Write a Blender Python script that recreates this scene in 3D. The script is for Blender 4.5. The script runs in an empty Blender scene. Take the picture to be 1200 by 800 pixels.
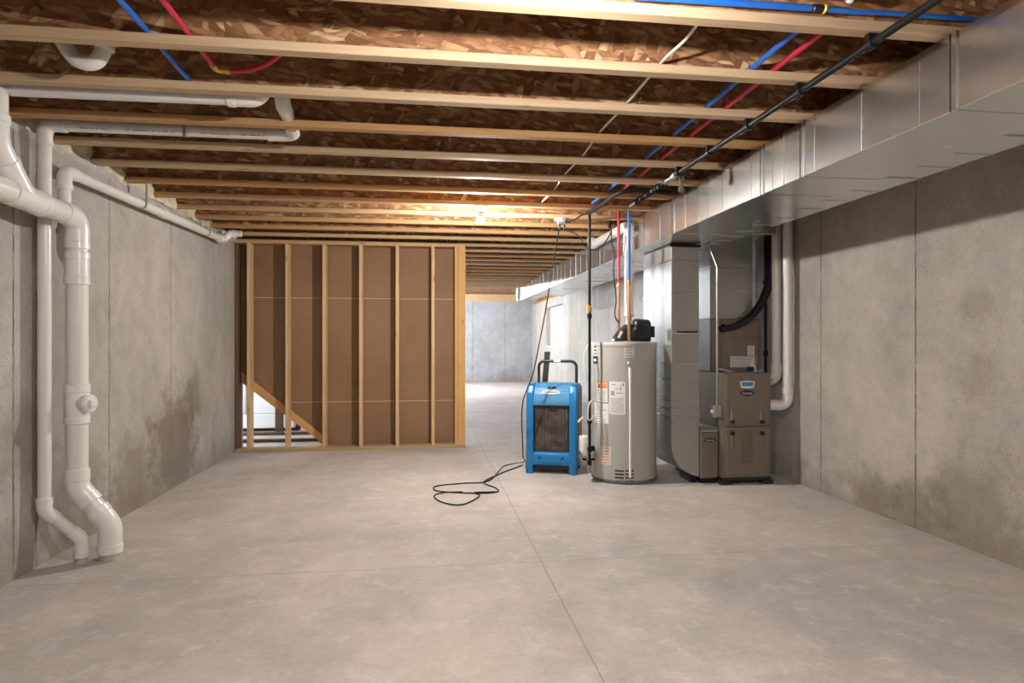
import bpy, bmesh, math, random
from mathutils import Vector, Matrix, noise
random.seed(7)
SC = bpy.context.scene
COL = SC.collection
PI = math.pi
R = math.radians

# ------------------------------------------------------------------ surveying
# the photograph's calibration: used to work out where things stand in the room
F = 742.0; CH = 1.27
TH = math.atan(100 / F); S_, C_ = math.sin(TH), math.cos(TH)
def ray(px, py):
    a = (px - 600) / F; b = (400 - py) / F
    return Vector((S_ + a * C_, C_ - a * S_, b))
CAM = Vector((0, 0, CH))
def onZ(px, py, Z):
    v = ray(px, py); return CAM + v * ((Z - CH) / v.z)
def onX(px, py, X):
    v = ray(px, py); return CAM + v * (X / v.x)
def onY(px, py, Y):
    v = ray(px, py); return CAM + v * (Y / v.y)

# ------------------------------------------------------------------ mesh building
class MB:
    def __init__(s): s.bm = bmesh.new()
    def add(s, tmp, mat=None):
        me = bpy.data.meshes.new('tmp')
        if mat is not None: bmesh.ops.transform(tmp, matrix=mat, verts=tmp.verts)
        tmp.to_mesh(me); tmp.free(); s.bm.from_mesh(me); bpy.data.meshes.remove(me); return s
    def box(s, x0, x1, y0, y1, z0, z1, bev=0, seg=1, mat=None):
        t = bmesh.new(); bmesh.ops.create_cube(t, size=1)
        for v in t.verts:
            v.co = Vector(((x0 + x1) / 2 + v.co.x * (x1 - x0), (y0 + y1) / 2 + v.co.y * (y1 - y0), (z0 + z1) / 2 + v.co.z * (z1 - z0)))
        if bev: bmesh.ops.bevel(t, geom=t.edges[:], offset=bev, segments=seg, affect='EDGES', profile=.5)
        return s.add(t, mat)
    def prism(s, pts, axis, a0, a1, bev=0, seg=2, mat=None):
        # pts: 2-D outline; axis 'x': (y,z), 'y': (x,z), 'z': (x,y)
        def mk(p, a): return {'x': (a, p[0], p[1]), 'y': (p[0], a, p[1]), 'z': (p[0], p[1], a)}[axis]
        t = bmesh.new()
        lo = [t.verts.new(mk(p, a0)) for p in pts]; hi = [t.verts.new(mk(p, a1)) for p in pts]
        n = len(pts)
        t.faces.new(lo); t.faces.new(hi[::-1])
        for i in range(n): t.faces.new((lo[i], hi[i], hi[(i + 1) % n], lo[(i + 1) % n]))
        bmesh.ops.recalc_face_normals(t, faces=t.faces[:])
        if bev: bmesh.ops.bevel(t, geom=t.edges[:], offset=bev, segments=seg, affect='EDGES', profile=.5)
        return s.add(t, mat)
    def tube(s, pts, r, seg=14, cap=True):
        pts = [Vector(p) for p in pts]; t = bmesh.new()
        tan = []
        for i in range(len(pts)):
            a = pts[max(i - 1, 0)]; b = pts[min(i + 1, len(pts) - 1)]
            d = b - a; tan.append(d.normalized() if d.length > 1e-9 else Vector((0, 0, 1)))
        up = Vector((0, 0, 1)) if abs(tan[0].z) < .9 else Vector((1, 0, 0))
        nrm = (up - tan[0] * up.dot(tan[0])).normalized()
        rings = []
        for i, p in enumerate(pts):
            if i:
                q = tan[i - 1].rotation_difference(tan[i]); nrm = q @ nrm
                nrm = (nrm - tan[i] * nrm.dot(tan[i])).normalized()
            bi = tan[i].cross(nrm); rr = r[i] if isinstance(r, (list, tuple)) else r
            rings.append([t.verts.new(p + (nrm * math.cos(2 * PI * k / seg) + bi * math.sin(2 * PI * k / seg)) * rr) for k in range(seg)])
        for i in range(len(rings) - 1):
            for k in range(seg):
                t.faces.new((rings[i][k], rings[i][(k + 1) % seg], rings[i + 1][(k + 1) % seg], rings[i + 1][k]))
        if cap: t.faces.new(rings[0][::-1]); t.faces.new(rings[-1])
        return s.add(t)
    def collar(s, p, d, r, L, seg=20, b=.004):
        p = Vector(p); d = Vector(d).normalized()
        h = L / 2
        return s.tube([p - d * h, p - d * (h - b), p + d * (h - b), p + d * h], [r - b, r, r, r - b], seg)
    def lathe(s, prof, seg=32, mat=None):
        t = bmesh.new(); rings = []
        for r, z in prof:
            rings.append([t.verts.new((r * math.cos(2 * PI * k / seg), r * math.sin(2 * PI * k / seg), z)) for k in range(seg)])
        for i in range(len(rings) - 1):
            for k in range(seg):
                t.faces.new((rings[i][k], rings[i][(k + 1) % seg], rings[i + 1][(k + 1) % seg], rings[i + 1][k]))
        t.faces.new(rings[0][::-1]); t.faces.new(rings[-1])
        return s.add(t, mat)
    def disc(s, c, rx, rz, th, seg=28, axis='y'):
        pts = [(c[0] + rx * math.cos(2 * PI * k / seg), c[2] + rz * math.sin(2 * PI * k / seg)) for k in range(seg)]
        return s.prism(pts, 'y', c[1] - th, c[1])
    def patch(s, cx, cy, r, a0, a1, z0, z1, th=.0012, n=10):
        # thin label wrapped on a vertical drum; angle 0 faces -Y, positive towards +X
        t = bmesh.new(); g = []
        for i in range(n + 1):
            a = a0 + (a1 - a0) * i / n
            col = []
            for rr in (r - .002, r + th):
                for z in (z0, z1): col.append(t.verts.new((cx + rr * math.sin(a), cy - rr * math.cos(a), z)))
            g.append(col)
        for i in range(n):
            A, B = g[i], g[i + 1]
            t.faces.new((A[2], B[2], B[3], A[3])); t.faces.new((A[3], B[3], B[1], A[1])); t.faces.new((A[0], B[0], B[2], A[2]))
        t.faces.new((g[0][0], g[0][2], g[0][3], g[0][1])); t.faces.new((g[-1][0], g[-1][1], g[-1][3], g[-1][2]))
        return s.add(t)
    def xf(s, mat): bmesh.ops.transform(s.bm, matrix=mat, verts=s.bm.verts); return s

def fillet(pts, rad, n=7):
    pts = [Vector(p) for p in pts]; out = [pts[0]]
    for i in range(1, len(pts) - 1):
        a, b, c = pts[i - 1], pts[i], pts[i + 1]
        u = (a - b); v = (c - b); ang = u.angle(v)
        if ang > PI - .02: out.append(b); continue
        d = min(rad / math.tan(ang / 2), u.length * .49, v.length * .49)
        p, q = b + u.normalized() * d, b + v.normalized() * d
        rr = d * math.tan(ang / 2)
        ctr = b + (u.normalized() + v.normalized()).normalized() * (rr / math.sin(ang / 2))
        e, f = p - ctr, q - ctr; w = e.angle(f)
        for k in range(n + 1):
            t = k / n
            out.append(ctr + (e * math.sin((1 - t) * w) + f * math.sin(t * w)) / math.sin(w))
    out.append(pts[-1]); return out

def spline(pts, n=8):
    pts = [Vector(p) for p in pts]; P = [pts[0] * 2 - pts[1]] + pts + [pts[-1] * 2 - pts[-2]]; out = []
    for i in range(1, len(P) - 2):
        a, b, c, d = P[i - 1:i + 3]
        for k in range(n):
            t = k / n
            out.append(.5 * ((2 * b) + (c - a) * t + (2 * a - 5 * b + 4 * c - d) * t * t + (3 * b - a - 3 * c + d) * t ** 3))
    out.append(pts[-1]); return out

ORG = {}
def finish(name, mb, m, smooth=35):
    bmesh.ops.recalc_face_normals(mb.bm, faces=mb.bm.faces[:])
    me = bpy.data.meshes.new(name); mb.bm.to_mesh(me); mb.bm.free()
    me.materials.append(m)
    me.polygons.foreach_set('use_smooth', [True] * len(me.polygons))
    me.set_sharp_from_angle(angle=R(smooth))
    o = bpy.data.objects.new(name, me); COL.objects.link(o); return o

def thing(name, label, cat, loc=(0, 0, 0), rotz=0, group=None, kind='thing'):
    o = bpy.data.objects.new(name, None); COL.objects.link(o)
    o.empty_display_size = .1
    o.location = loc; o.rotation_euler = (0, 0, rotz)
    o['label'] = label; o['category'] = cat; o['kind'] = kind
    if group: o['group'] = group
    ORG[o] = Vector(loc) if not rotz else None
    return o
def part(name, mb, m, parent, label=None, smooth=35):
    org = ORG[parent]
    if org is not None: mb.xf(Matrix.Translation(-org))
    o = finish(name, mb, m, smooth); o.parent = parent; ORG[o] = org
    if label: o['label'] = label
    return o
def solo(name, mb, m, label, cat, group=None, kind=None, smooth=35):
    # a thing that is one mesh; its origin is put at its own middle base
    xs = [v.co for v in mb.bm.verts]
    c = Vector(((min(v.x for v in xs) + max(v.x for v in xs)) / 2, (min(v.y for v in xs) + max(v.y for v in xs)) / 2, min(v.z for v in xs)))
    mb.xf(Matrix.Translation(-c)); o = finish(name, mb, m, smooth); o.location = c
    o['label'] = label; o['category'] = cat
    if group: o['group'] = group
    if kind: o['kind'] = kind
    return o
def struct(name, mb, m, smooth=35):
    o = finish(name, mb, m, smooth); o['kind'] = 'structure'; ORG[o] = Vector((0, 0, 0)); return o

def text_mb(body, size, extrude=.001):
    cu = bpy.data.curves.new('t', 'FONT'); cu.body = body; cu.size = size; cu.extrude = extrude
    cu.align_x = 'CENTER'; cu.align_y = 'CENTER'
    ob = bpy.data.objects.new('t', cu); COL.objects.link(ob)
    dg = bpy.context.evaluated_depsgraph_get(); me = bpy.data.meshes.new_from_object(ob.evaluated_get(dg))
    m = MB(); m.bm.from_mesh(me); bpy.data.meshes.remove(me); bpy.data.objects.remove(ob); bpy.data.curves.remove(cu)
    return m
UPRIGHT = Matrix.Rotation(PI / 2, 4, 'X')      # text faces -Y

# ------------------------------------------------------------------ materials
class N:
    def __init__(s, name):
        s.m = bpy.data.materials.new(name); s.m.use_nodes = True; s.t = s.m.node_tree
        s.b = s.t.nodes['Principled BSDF']; s.o = s.t.nodes['Material Output']
    def n(s, typ, **kw):
        x = s.t.nodes.new(typ)
        for k, v in kw.items():
            if k.startswith('i_'): x.inputs[k[2:].replace('_', ' ')].default_value = v
            else: setattr(x, k, v)
        return x
    def l(s, a, b): s.t.links.new(a, b)
    def pos(s): return s.n('ShaderNodeNewGeometry').outputs['Position']
    def obj(s): return s.n('ShaderNodeTexCoord').outputs['Object']
    def mapping(s, vec, scale=(1, 1, 1), loc=(0, 0, 0), rot=(0, 0, 0)):
        x = s.n('ShaderNodeMapping'); x.inputs['Scale'].default_value = scale; x.inputs['Location'].default_value = loc; x.inputs['Rotation'].default_value = rot
        s.l(vec, x.inputs['Vector']); return x.outputs[0]
    def noise(s, vec, scale, detail=4, rough=.6, dist=0):
        x = s.n('ShaderNodeTexNoise'); x.inputs['Scale'].default_value = scale; x.inputs['Detail'].default_value = detail
        x.inputs['Roughness'].default_value = rough; x.inputs['Distortion'].default_value = dist
        s.l(vec, x.inputs['Vector']); return x.outputs['Fac']
    def ramp(s, fac, stops):
        x = s.n('ShaderNodeValToRGB'); e = x.color_ramp.elements
        while len(e) < len(stops): e.new(.5)
        for i, (p, c) in enumerate(stops):
            e[i].position = p; e[i].color = (c, c, c, 1) if isinstance(c, (int, float)) else (*c, 1)
        s.l(fac, x.inputs['Fac']); return x.outputs['Color']
    def math(s, op, a, b=None, clamp=False):
        x = s.n('ShaderNodeMath', operation=op, use_clamp=clamp)
        for i, v in enumerate((a, b)):
            if v is None: continue
            if isinstance(v, (int, float)): x.inputs[i].default_value = v
            else: s.l(v, x.inputs[i])
        return x.outputs[0]
    def mix(s, fac, a, b, mode='MIX'):
        x = s.n('ShaderNodeMix', data_type='RGBA', blend_type=mode)
        for sock, v in ((x.inputs[0], fac), (x.inputs[6], a), (x.inputs[7], b)):
            if isinstance(v, (int, float)): sock.default_value = v
            elif isinstance(v, tuple): sock.default_value = (*v, 1)
            else: s.l(v, sock)
        return x.outputs[2]
    def sep(s, v):
        x = s.n('ShaderNodeSeparateXYZ'); s.l(v, x.inputs[0]); return x.outputs
    def bump(s, h, strength=.3, dist=.01):
        x = s.n('ShaderNodeBump'); x.inputs['Strength'].default_value = strength; x.inputs['Distance'].default_value = dist
        s.l(h, x.inputs['Height']); s.l(x.outputs[0], s.b.inputs['Normal'])
    def set(s, color=None, rough=None, metal=None, spec=None):
        for k, v in (('Base Color', color), ('Roughness', rough), ('Metallic', metal), ('Specular IOR Level', spec)):
            if v is None: continue
            if isinstance(v, tuple): s.b.inputs[k].default_value = (*v, 1)
            elif isinstance(v, (int, float)): s.b.inputs[k].default_value = v
            else: s.l(v, s.b.inputs[k])
        return s.m

def plain(name, col, rough=.5, metal=0, var=.12, scale=14, bump=0):
    k = N(name); f = k.noise(k.obj(), scale, 4)
    dark = tuple(c * (1 - var) for c in col); lite = tuple(min(1, c * (1 + var)) for c in col)
    if bump: k.bump(k.noise(k.obj(), 160, 3), bump, .002)
    return k.set(k.ramp(f, [(.3, dark), (.7, lite)]), rough, metal)

def concrete(name, axis, seams, stains, base):
    k = N(name); p = k.pos(); c = k.sep(p)
    big = k.noise(k.mapping(p, (1, 1, .7)), 1.3, 5, .62); mid = k.noise(p, 7, 6, .7); fine = k.noise(p, 70, 4, .7)
    d = tuple(v * .80 for v in base); l = tuple(min(1, v * 1.14) for v in base)
    col = k.mix(k.ramp(big, [(.3, 0.0), (.7, 1.0)]), d, l)
    col = k.mix(.45, col, k.ramp(mid, [(.3, .38), (.7, .62)]), 'OVERLAY')
    col = k.mix(.35, col, k.ramp(fine, [(.25, .3), (.75, .7)]), 'OVERLAY')
    # bug holes
    v = k.n('ShaderNodeTexVoronoi'); v.inputs['Scale'].default_value = 34; k.l(p, v.inputs['Vector'])
    hole = k.ramp(v.outputs['Distance'], [(.09, 1.0), (.15, 0.0)])
    hole = k.math('MULTIPLY', hole, k.ramp(k.noise(p, 3.2, 4), [(.46, 0.0), (.58, 1.0)]))
    col = k.mix(k.math('MULTIPLY', hole, .75), col, (.09, .075, .06))
    # form seams
    co = c[axis]; wob = k.math('MULTIPLY', k.math('SUBTRACT', k.noise(p, 25, 2), .5), .012)
    acc = None
    for s, w in seams:
        dd = k.math('ABSOLUTE', k.math('ADD', k.math('SUBTRACT', co, s), wob))
        q = k.math('MULTIPLY', k.math('SUBTRACT', 1, k.math('DIVIDE', dd, w * .75), True), 2.2, True)
        acc = q if acc is None else k.math('MAXIMUM', acc, q)
    sm = k.math('MULTIPLY', acc, k.ramp(k.noise(p, 9, 3), [(.35, .35), (.6, 1.0)]))
    col = k.mix(k.math('MULTIPLY', sm, .85), col, (.085, .072, .06))
    # damp stains
    for (sx, sy, sz), rad, amt in stains:
        x = k.n('ShaderNodeVectorMath', operation='DISTANCE'); k.l(k.mapping(p, (1, 1, 1)), x.inputs[0]); x.inputs[1].default_value = (sx, sy, sz)
        dd = k.math('ADD', x.outputs['Value'], k.math('MULTIPLY', k.math('SUBTRACT', k.noise(p, 4.5, 6, .75), .5), rad * 1.9))
        col = k.mix(k.math('MULTIPLY', k.ramp(k.math('DIVIDE', dd, rad), [(.45, 1.0), (1.0, 0.0)]), min(1, amt * 1.3)), col, (.15, .118, .085))
    # grime at the foot of the wall
    g = k.math('ADD', c[2], k.math('MULTIPLY', k.math('SUBTRACT', k.noise(p, 3.5, 6, .75), .5), .9))
    col = k.mix(k.ramp(g, [(.0, .5), (.30, 0.0)]), col, (.20, .165, .13))
    h = k.math('SUBTRACT', k.math('MULTIPLY', fine, .3), k.math('ADD', hole, k.math('MULTIPLY', sm, .8)))
    k.bump(h, .35, .006)
    return k.set(col, .92, 0, .25)

M = {}
M['wall_l'] = concrete('concrete_left', 1, [(3.3, .012), (3.69, .012), (3.89, .01), (4.717, .010), (5.78, .010), (6.88, .005), (7.27, .007), (9.4, .01), (10.5, .01), (11.5, .01), (13, .01), (14, .01)],
                       [((-2.178, 5.9, .35), .62, .55), ((-2.178, 6.3, .75), .34, .42), ((-2.178, 5.1, .25), .45, .4), ((-2.178, 4.3, .3), .42, .35), ((-2.178, 3.75, .75), .3, .3)], (.41, .385, .352))
M['wall_r'] = concrete('concrete_right', 1, [(2.86, .01), (3.893, .011), (4.935, .010), (5.98, .01), (7.02, .01), (8.06, .01), (9.1, .01), (10.1, .01), (11.2, .01), (12.2, .01), (13.3, .01), (14.3, .01), (18.2, .02)],
                       [((3.289, 3.42, .25), .42, .3), ((3.289, 3.40, 1.05), .2, .2), ((3.289, 3.42, 1.5), .14, .22), ((3.289, 4.3, .1), .3, .4), ((3.289, 3.9, .12), .3, .4)], (.435, .402, .365))
M['wall_b'] = concrete('concrete_back', 0, [(1.418, .014), (2.433, .014), (.4, .014), (-.6, .014)], [((2.6, 19.65, .1), .5, .3)], (.33, .342, .36))

def floor_mat():
    k = N('concrete_floor'); p = k.pos(); c = k.sep(p)
    big = k.noise(p, .55, 5, .6, .4); mid = k.noise(p, 2.6, 7, .7, .6); fine = k.noise(p, 38, 5, .75); sc = k.noise(p, 5.5, 8, .78, .25)
    col = k.mix(k.ramp(big, [(.32, 0.0), (.68, 1.0)]), (.375, .355, .338), (.54, .485, .445))
    col = k.mix(.55, col, k.ramp(mid, [(.3, .36), (.7, .64)]), 'OVERLAY')
    col = k.mix(.28, col, k.ramp(fine, [(.25, .3), (.75, .7)]), 'OVERLAY')
    col = k.mix(k.ramp(sc, [(.52, 0.0), (.70, .55)]), col, (.67, .65, .62))
    acc = None
    wob = k.math('MULTIPLY', k.math('SUBTRACT', k.noise(p, 6, 3), .5), .006)
    for ax, s in ((0, .655), (1, 3.60), (1, 7.85), (1, 12.1), (1, 16.3)):
        dd = k.math('ABSOLUTE', k.math('ADD', k.math('SUBTRACT', c[ax], s), wob))
        q = k.math('SUBTRACT', 1, k.math('DIVIDE', dd, .0055), True)
        acc = q if acc is None else k.math('MAXIMUM', acc, q)
    col = k.mix(k.math('MULTIPLY', acc, .6), col, (.20, .175, .155))
    k.bump(k.math('SUBTRACT', k.math('ADD', k.math('MULTIPLY', fine, .22), k.math('MULTIPLY', sc, .1)), acc), .3, .006)
    return k.set(col, k.ramp(mid, [(.3, .62), (.7, .82)]), 0, .35)
M['floor'] = floor_mat()

def lumber(name, a, b, along='x'):
    k = N(name); p = k.pos()
    info = k.n('ShaderNodeObjectInfo').outputs['Random']
    off = k.n('ShaderNodeCombineXYZ'); k.l(k.math('MULTIPLY', info, 37), off.inputs[0]); k.l(k.math('MULTIPLY', info, 11), off.inputs[2])
    add = k.n('ShaderNodeVectorMath', operation='ADD'); k.l(p, add.inputs[0]); k.l(off.outputs[0], add.inputs[1]); q = add.outputs[0]
    sc = {'x': (1.2, 30, 30), 'z': (30, 30, 1.2), 'y': (30, 1.2, 30)}[along]
    grain = k.noise(k.mapping(q, sc), 1.6, 6, .65, .6); blot = k.noise(k.mapping(q, (1.1, 3, 3)), 1.0, 3)
    v = k.n('ShaderNodeTexVoronoi'); v.inputs['Scale'].default_value = 1
    k.l(k.mapping(q, {'x': (2.6, 9, 9), 'z': (9, 9, 2.6), 'y': (9, 2.6, 9)}[along]), v.inputs['Vector'])
    knot = k.ramp(v.outputs['Distance'], [(.06, 1.0), (.13, 0.0)])
    col = k.mix(k.ramp(grain, [(.3, 0.0), (.72, 1.0)]), a, b)
    col = k.mix(k.ramp(blot, [(.35, .0), (.7, .35)]), col, tuple(x * .8 for x in a))
    col = k.mix(k.math('MULTIPLY', knot, .55), col, (.16, .075, .03))
    k.bump(grain, .15, .003)
    return k.set(col, .7, 0, .3)
M['pale_x'] = lumber('pale_lumber', (.47, .325, .195), (.63, .475, .315))
M['honey_x'] = lumber('honey_lumber', (.42, .235, .095), (.56, .345, .16))
M['mid_x'] = lumber('tan_lumber', (.46, .285, .14), (.60, .41, .23))
M['stud_z'] = lumber('stud_lumber', (.54, .34, .18), (.74, .52, .31), 'z')
M['post_z'] = lumber('post_lumber', (.52, .29, .10), (.66, .41, .17), 'z')
M['plate_x'] = lumber('treated_lumber', (.36, .26, .13), (.48, .37, .21))
M['dark_wood'] = lumber('dark_lumber', (.11, .065, .035), (.18, .11, .06))

def osb(name, gain):
    k = N(name); p = k.pos(); L = []
    dn = k.n('ShaderNodeTexNoise'); dn.inputs['Scale'].default_value = 14; dn.inputs['Detail'].default_value = 3; k.l(p, dn.inputs['Vector'])
    dm = k.n('ShaderNodeVectorMath', operation='MULTIPLY_ADD'); k.l(dn.outputs['Color'], dm.inputs[0]); dm.inputs[1].default_value = (.022, .022, .022); k.l(p, dm.inputs[2])
    for ang, al, ac, off in ((14, 7, 34, 0), (-38, 6, 26, 3.3), (63, 7.5, 30, 7.1), (-8, 12, 55, 11.7)):
        rt = k.mapping(dm.outputs[0], rot=(R(17), R(ang), R(ang)), loc=(off, off * .7, off * .3))
        v = k.n('ShaderNodeTexVoronoi'); v.inputs['Scale'].default_value = 1; v.inputs['Randomness'].default_value = .9
        k.l(k.mapping(rt, (al, 12, ac)), v.inputs['Vector']); L.append((k.sep(v.outputs['Color']), v.outputs['Distance']))
    f, dist = L[0][0][0], L[0][1]
    for i, th in ((1, .55), (2, .62), (3, .55)):
        st = k.math('GREATER_THAN', L[i][0][1], th)
        f = k.mix(st, f, L[i][0][0]); dist = k.mix(st, dist, L[i][1])
    g = lambda c: tuple(x * gain for x in c)
    col = k.ramp(f, [(.0, g((.19, .082, .036))), (.35, g((.30, .148, .068))), (.65, g((.375, .20, .095))), (.88, g((.48, .285, .145))), (1, g((.64, .45, .27)))])
    fib = k.noise(k.mapping(p, (40, 40, 110), rot=(.1, .25, .1)), 2, 4, .7)
    col = k.mix(.35, col, k.ramp(fib, [(.3, .32), (.7, .68)]), 'OVERLAY')
    col = k.mix(k.ramp(dist, [(.35, 0.0), (.75, .45)]), col, g((.11, .045, .02)))
    k.bump(f, .35, .004)
    return k.set(col, .72, 0, .3)
M['osb'] = osb('strand_board', .95)

def kraft():
    k = N('kraft_board'); p = k.pos(); c = k.sep(p)
    w = k.noise(k.mapping(p, (.6, .6, 60)), 1.5, 3); b = k.noise(p, 1.5, 4)
    col = k.mix(k.ramp(b, [(.3, 0.0), (.7, 1.0)]), (.225, .132, .072), (.275, .168, .095))
    col = k.mix(.25, col, k.ramp(w, [(.3, .35), (.7, .65)]), 'OVERLAY')
    k.bump(w, .1, .003)
    return k.set(col, .75, 0, .3)
M['kraft'] = kraft()

def galv(name, lo, hi, r0, bump, metal):
    k = N(name); p = k.pos()
    v = k.n('ShaderNodeTexVoronoi'); v.inputs['Scale'].default_value = 45; k.l(p, v.inputs['Vector'])
    sp = k.sep(v.outputs['Color'])[0]; cl = k.noise(k.mapping(p, (1, 1, .5)), 2.2, 4)
    col = k.mix(sp, lo, hi); col = k.mix(k.ramp(cl, [(.35, 0.0), (.75, .35)]), col, tuple(c * .78 for c in lo))
    r = k.math('ADD', k.math('MULTIPLY', k.noise(k.mapping(p, (1, 1, .3)), 5, 3), .12), r0)
    k.bump(k.noise(p, 1.6, 1), bump, .02)
    return k.set(col, r, metal)
M['galv'] = galv('galvanized_steel', (.60, .605, .605), (.645, .65, .65), .19, .14, .95)
M['galv_dull'] = galv('dull_galvanized_steel', (.40, .405, .39), (.435, .44, .425), .38, .10, .72)

M['pvc'] = plain('white_pvc', (.70, .685, .66), .32, var=.03)
M['pvc_f'] = plain('white_pvc_fitting', (.74, .73, .71), .28, var=.03)
M['primer'] = plain('printed_grey', (.25, .25, .27), .6)
M['blue_pex'] = plain('blue_tubing', (.015, .13, .55), .35, var=.08)
M['red_pex'] = plain('red_tubing', (.52, .02, .06), .35, var=.08)
M['cable'] = plain('white_cable', (.75, .72, .66), .45, var=.05)
M['iron'] = plain('black_iron', (.008, .008, .008), .45, 0); M['iron'].node_tree.nodes['Principled BSDF'].inputs['Specular IOR Level'].default_value = .18
M['rubber'] = plain('black_rubber', (.008, .008, .009), .55); M['rubber'].node_tree.nodes['Principled BSDF'].inputs['Specular IOR Level'].default_value = .2
M['plastic_b'] = plain('black_plastic', (.016, .016, .018), .38)
M['foam_black'] = plain('black_pipe_foam', (.014, .014, .015), .8, bump=.3)
M['steel'] = plain('grey_steel', (.48, .48, .48), .35, .85)
M['copper'] = plain('copper', (.62, .30, .17), .34, .9, scale=25)
M['brass'] = plain('brass', (.68, .48, .16), .3, .9)
M['yellow'] = plain('yellow_handle', (.75, .52, .05), .4)
M['heater'] = plain('grey_enamel', (.405, .40, .38), .38, var=.025, scale=3)
M['heater_dark'] = plain('dark_grey_enamel', (.16, .16, .155), .5)
M['furnace'] = plain('taupe_enamel', (.205, .173, .135), .36, .25, var=.03, scale=3)
M['furnace_d'] = plain('taupe_enamel_dark', (.14, .118, .095), .5, .1)
M['coil'] = plain('brown_taupe_enamel', (.21, .175, .148), .45, .1, var=.03)
M['paper'] = plain('white_paper', (.76, .76, .74), .6, var=.02)
M['cream'] = plain('cream_paper', (.62, .61, .55), .6, var=.02)
M['ink'] = plain('grey_print', (.33, .33, .34), .6)
M['ink_d'] = plain('dark_print', (.06, .06, .07), .6)
M['paper_d'] = plain('greyed_paper', (.50, .50, .49), .6, var=.02)
M['ink_r'] = plain('red_print', (.60, .22, .16), .6)
M['orange'] = plain('orange_print', (.80, .40, .16), .6)
M['navy'] = plain('navy_print', (.010, .014, .045), .5)
M['sky'] = plain('blue_badge', (.06, .27, .58), .4)
M['label_brown'] = plain('brown_label', (.15, .105, .075), .6)
M['blue'] = plain('blue_plastic', (.008, .18, .46), .38, var=.05, scale=4)
M['blue_l'] = plain('scuffed_blue_plastic', (.06, .245, .47), .42, var=.10, scale=7)
M['foam'] = plain('cream_spray_foam', (.62, .55, .40), .85, var=.2, scale=18, bump=.5)
M['mortar'] = plain('grey_sealant', (.42, .41, .38), .9, var=.15, scale=30)
M['porcelain'] = plain('white_porcelain', (.82, .82, .80), .25, var=.02)
M['white_frame'] = plain('white_vinyl', (.80, .81, .82), .35, var=.02)
M['blanket'] = plain('white_insulation_facing', (.86, .86, .86), .45, var=.03, scale=5)
M['grey_board'] = plain('dark_grey_board', (.09, .088, .085), .6)
M['slot'] = plain('black_gap', (.006, .006, .006), .8)

def filt():
    k = N('dusty_filter'); p = k.obj(); c = k.sep(p)
    gx = k.math('PINGPONG', c[0], .016); gz = k.math('PINGPONG', c[2], .012)
    ln = k.math('MAXIMUM', k.ramp(gx, [(.10, 1.0), (.25, 0.0)]), k.ramp(gz, [(.0, 1.0), (.003, 0.0)]))
    gxx = k.math('LESS_THAN', gx, .0028); gzz = k.math('LESS_THAN', gz, .0022); ln = k.math('MAXIMUM', gxx, gzz)
    d = k.noise(p, 6, 8, .8); d2 = k.noise(p, 60, 4, .8)
    col = k.mix(k.ramp(d, [(.42, 0.0), (.72, .55)]), (.028, .022, .019), (.25, .19, .155))
    col = k.mix(k.math('MULTIPLY', k.ramp(d2, [(.55, 0.0), (.75, 1.0)]), .35), col, (.30, .25, .21))
    col = k.mix(k.math('MULTIPLY', ln, .55), col, (.01, .01, .01))
    k.bump(d2, .4, .003)
    return k.set(col, .85)
M['filter'] = filt()

def emit(name, col, st):
    k = N(name); k.b.inputs['Base Color'].default_value = (1, 1, 1, 1)
    k.b.inputs['Emission Color'].default_value = (*col, 1); k.b.inputs['Emission Strength'].default_value = st
    return k.m
M['bulb_near'] = emit('lit_bulb_glass_near', (1, .935, .865), 1.0)
M['added_bulb_back'] = emit('added_bulb_glass_back', (1, .935, .865), 1.0)
M['added_bulb_cool'] = emit('added_bulb_glass_cool', (.86, .93, 1), 1.0)
M['bulb_far'] = emit('lit_bulb_glass_far', (1, .935, .865), 1.0)
def glass():
    k = N('window_glass'); t = k.n('ShaderNodeBsdfTransparent'); g = k.n('ShaderNodeBsdfGlossy'); g.inputs['Roughness'].default_value = .02
    x = k.n('ShaderNodeMixShader'); x.inputs[0].default_value = .08
    k.l(t.outputs[0], x.inputs[1]); k.l(g.outputs[0], x.inputs[2]); k.l(x.outputs[0], k.o.inputs['Surface']); return k.m
M['glass'] = glass()

# ------------------------------------------------------------------ the room
XL, XR, YB, YF = -2.178, 3.289, 19.65, -4.0
ZJ = 2.44                        # underside of the joists
ZS = ZJ + .302                   # underside of the subfloor
b = MB(); b.box(-4.5, 5, YF - .3, YB + .3, -.15, 0); struct('floor', b, M['floor'])
b = MB(); b.box(-3.85, 3.6, YF - .3, YB + .3, ZS, ZS + .02); struct('ceiling', b, M['osb'])
D0, D1, DZ = 10.3, 13.6, 2.08    # added patio door, unseen in the far left wall, to let light in
W0, W1, WZ0, WZ1 = 8.15, 9.05, .55, 1.9  # added small window, unseen behind the partition
XW, YJ = -3.6, 7.74               # the room widens beyond the partition
b = MB(); x0, x1 = XW - .2, XW
b.box(XL - .2, XL, YF, YJ + .2, 0, 2.4); struct('wall_left', b, M['wall_l'])
b = MB(); b.box(XW - .2, XL - .2, YJ, YJ + .2, 0, 2.4); struct('wall_jog', b, M['wall_l'])
b = MB()
b.box(x0, x1, YJ + .2, W0, 0, 2.4); b.box(x0, x1, W0, W1, 0, WZ0); b.box(x0, x1, W0, W1, WZ1, 2.4); b.box(x0, x1, W1, D0, 0, 2.4)
b.box(x0, x1, D0, D1, DZ, 2.4); b.box(x0, x1, D1, YB, 0, 2.4); struct('wall_far_left', b, M['wall_l'])
V0, V1, VZ0, VZ1 = 15.1, 17.25, 1.155, 2.2
b = MB(); x0, x1 = XR, XR + .2
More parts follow.
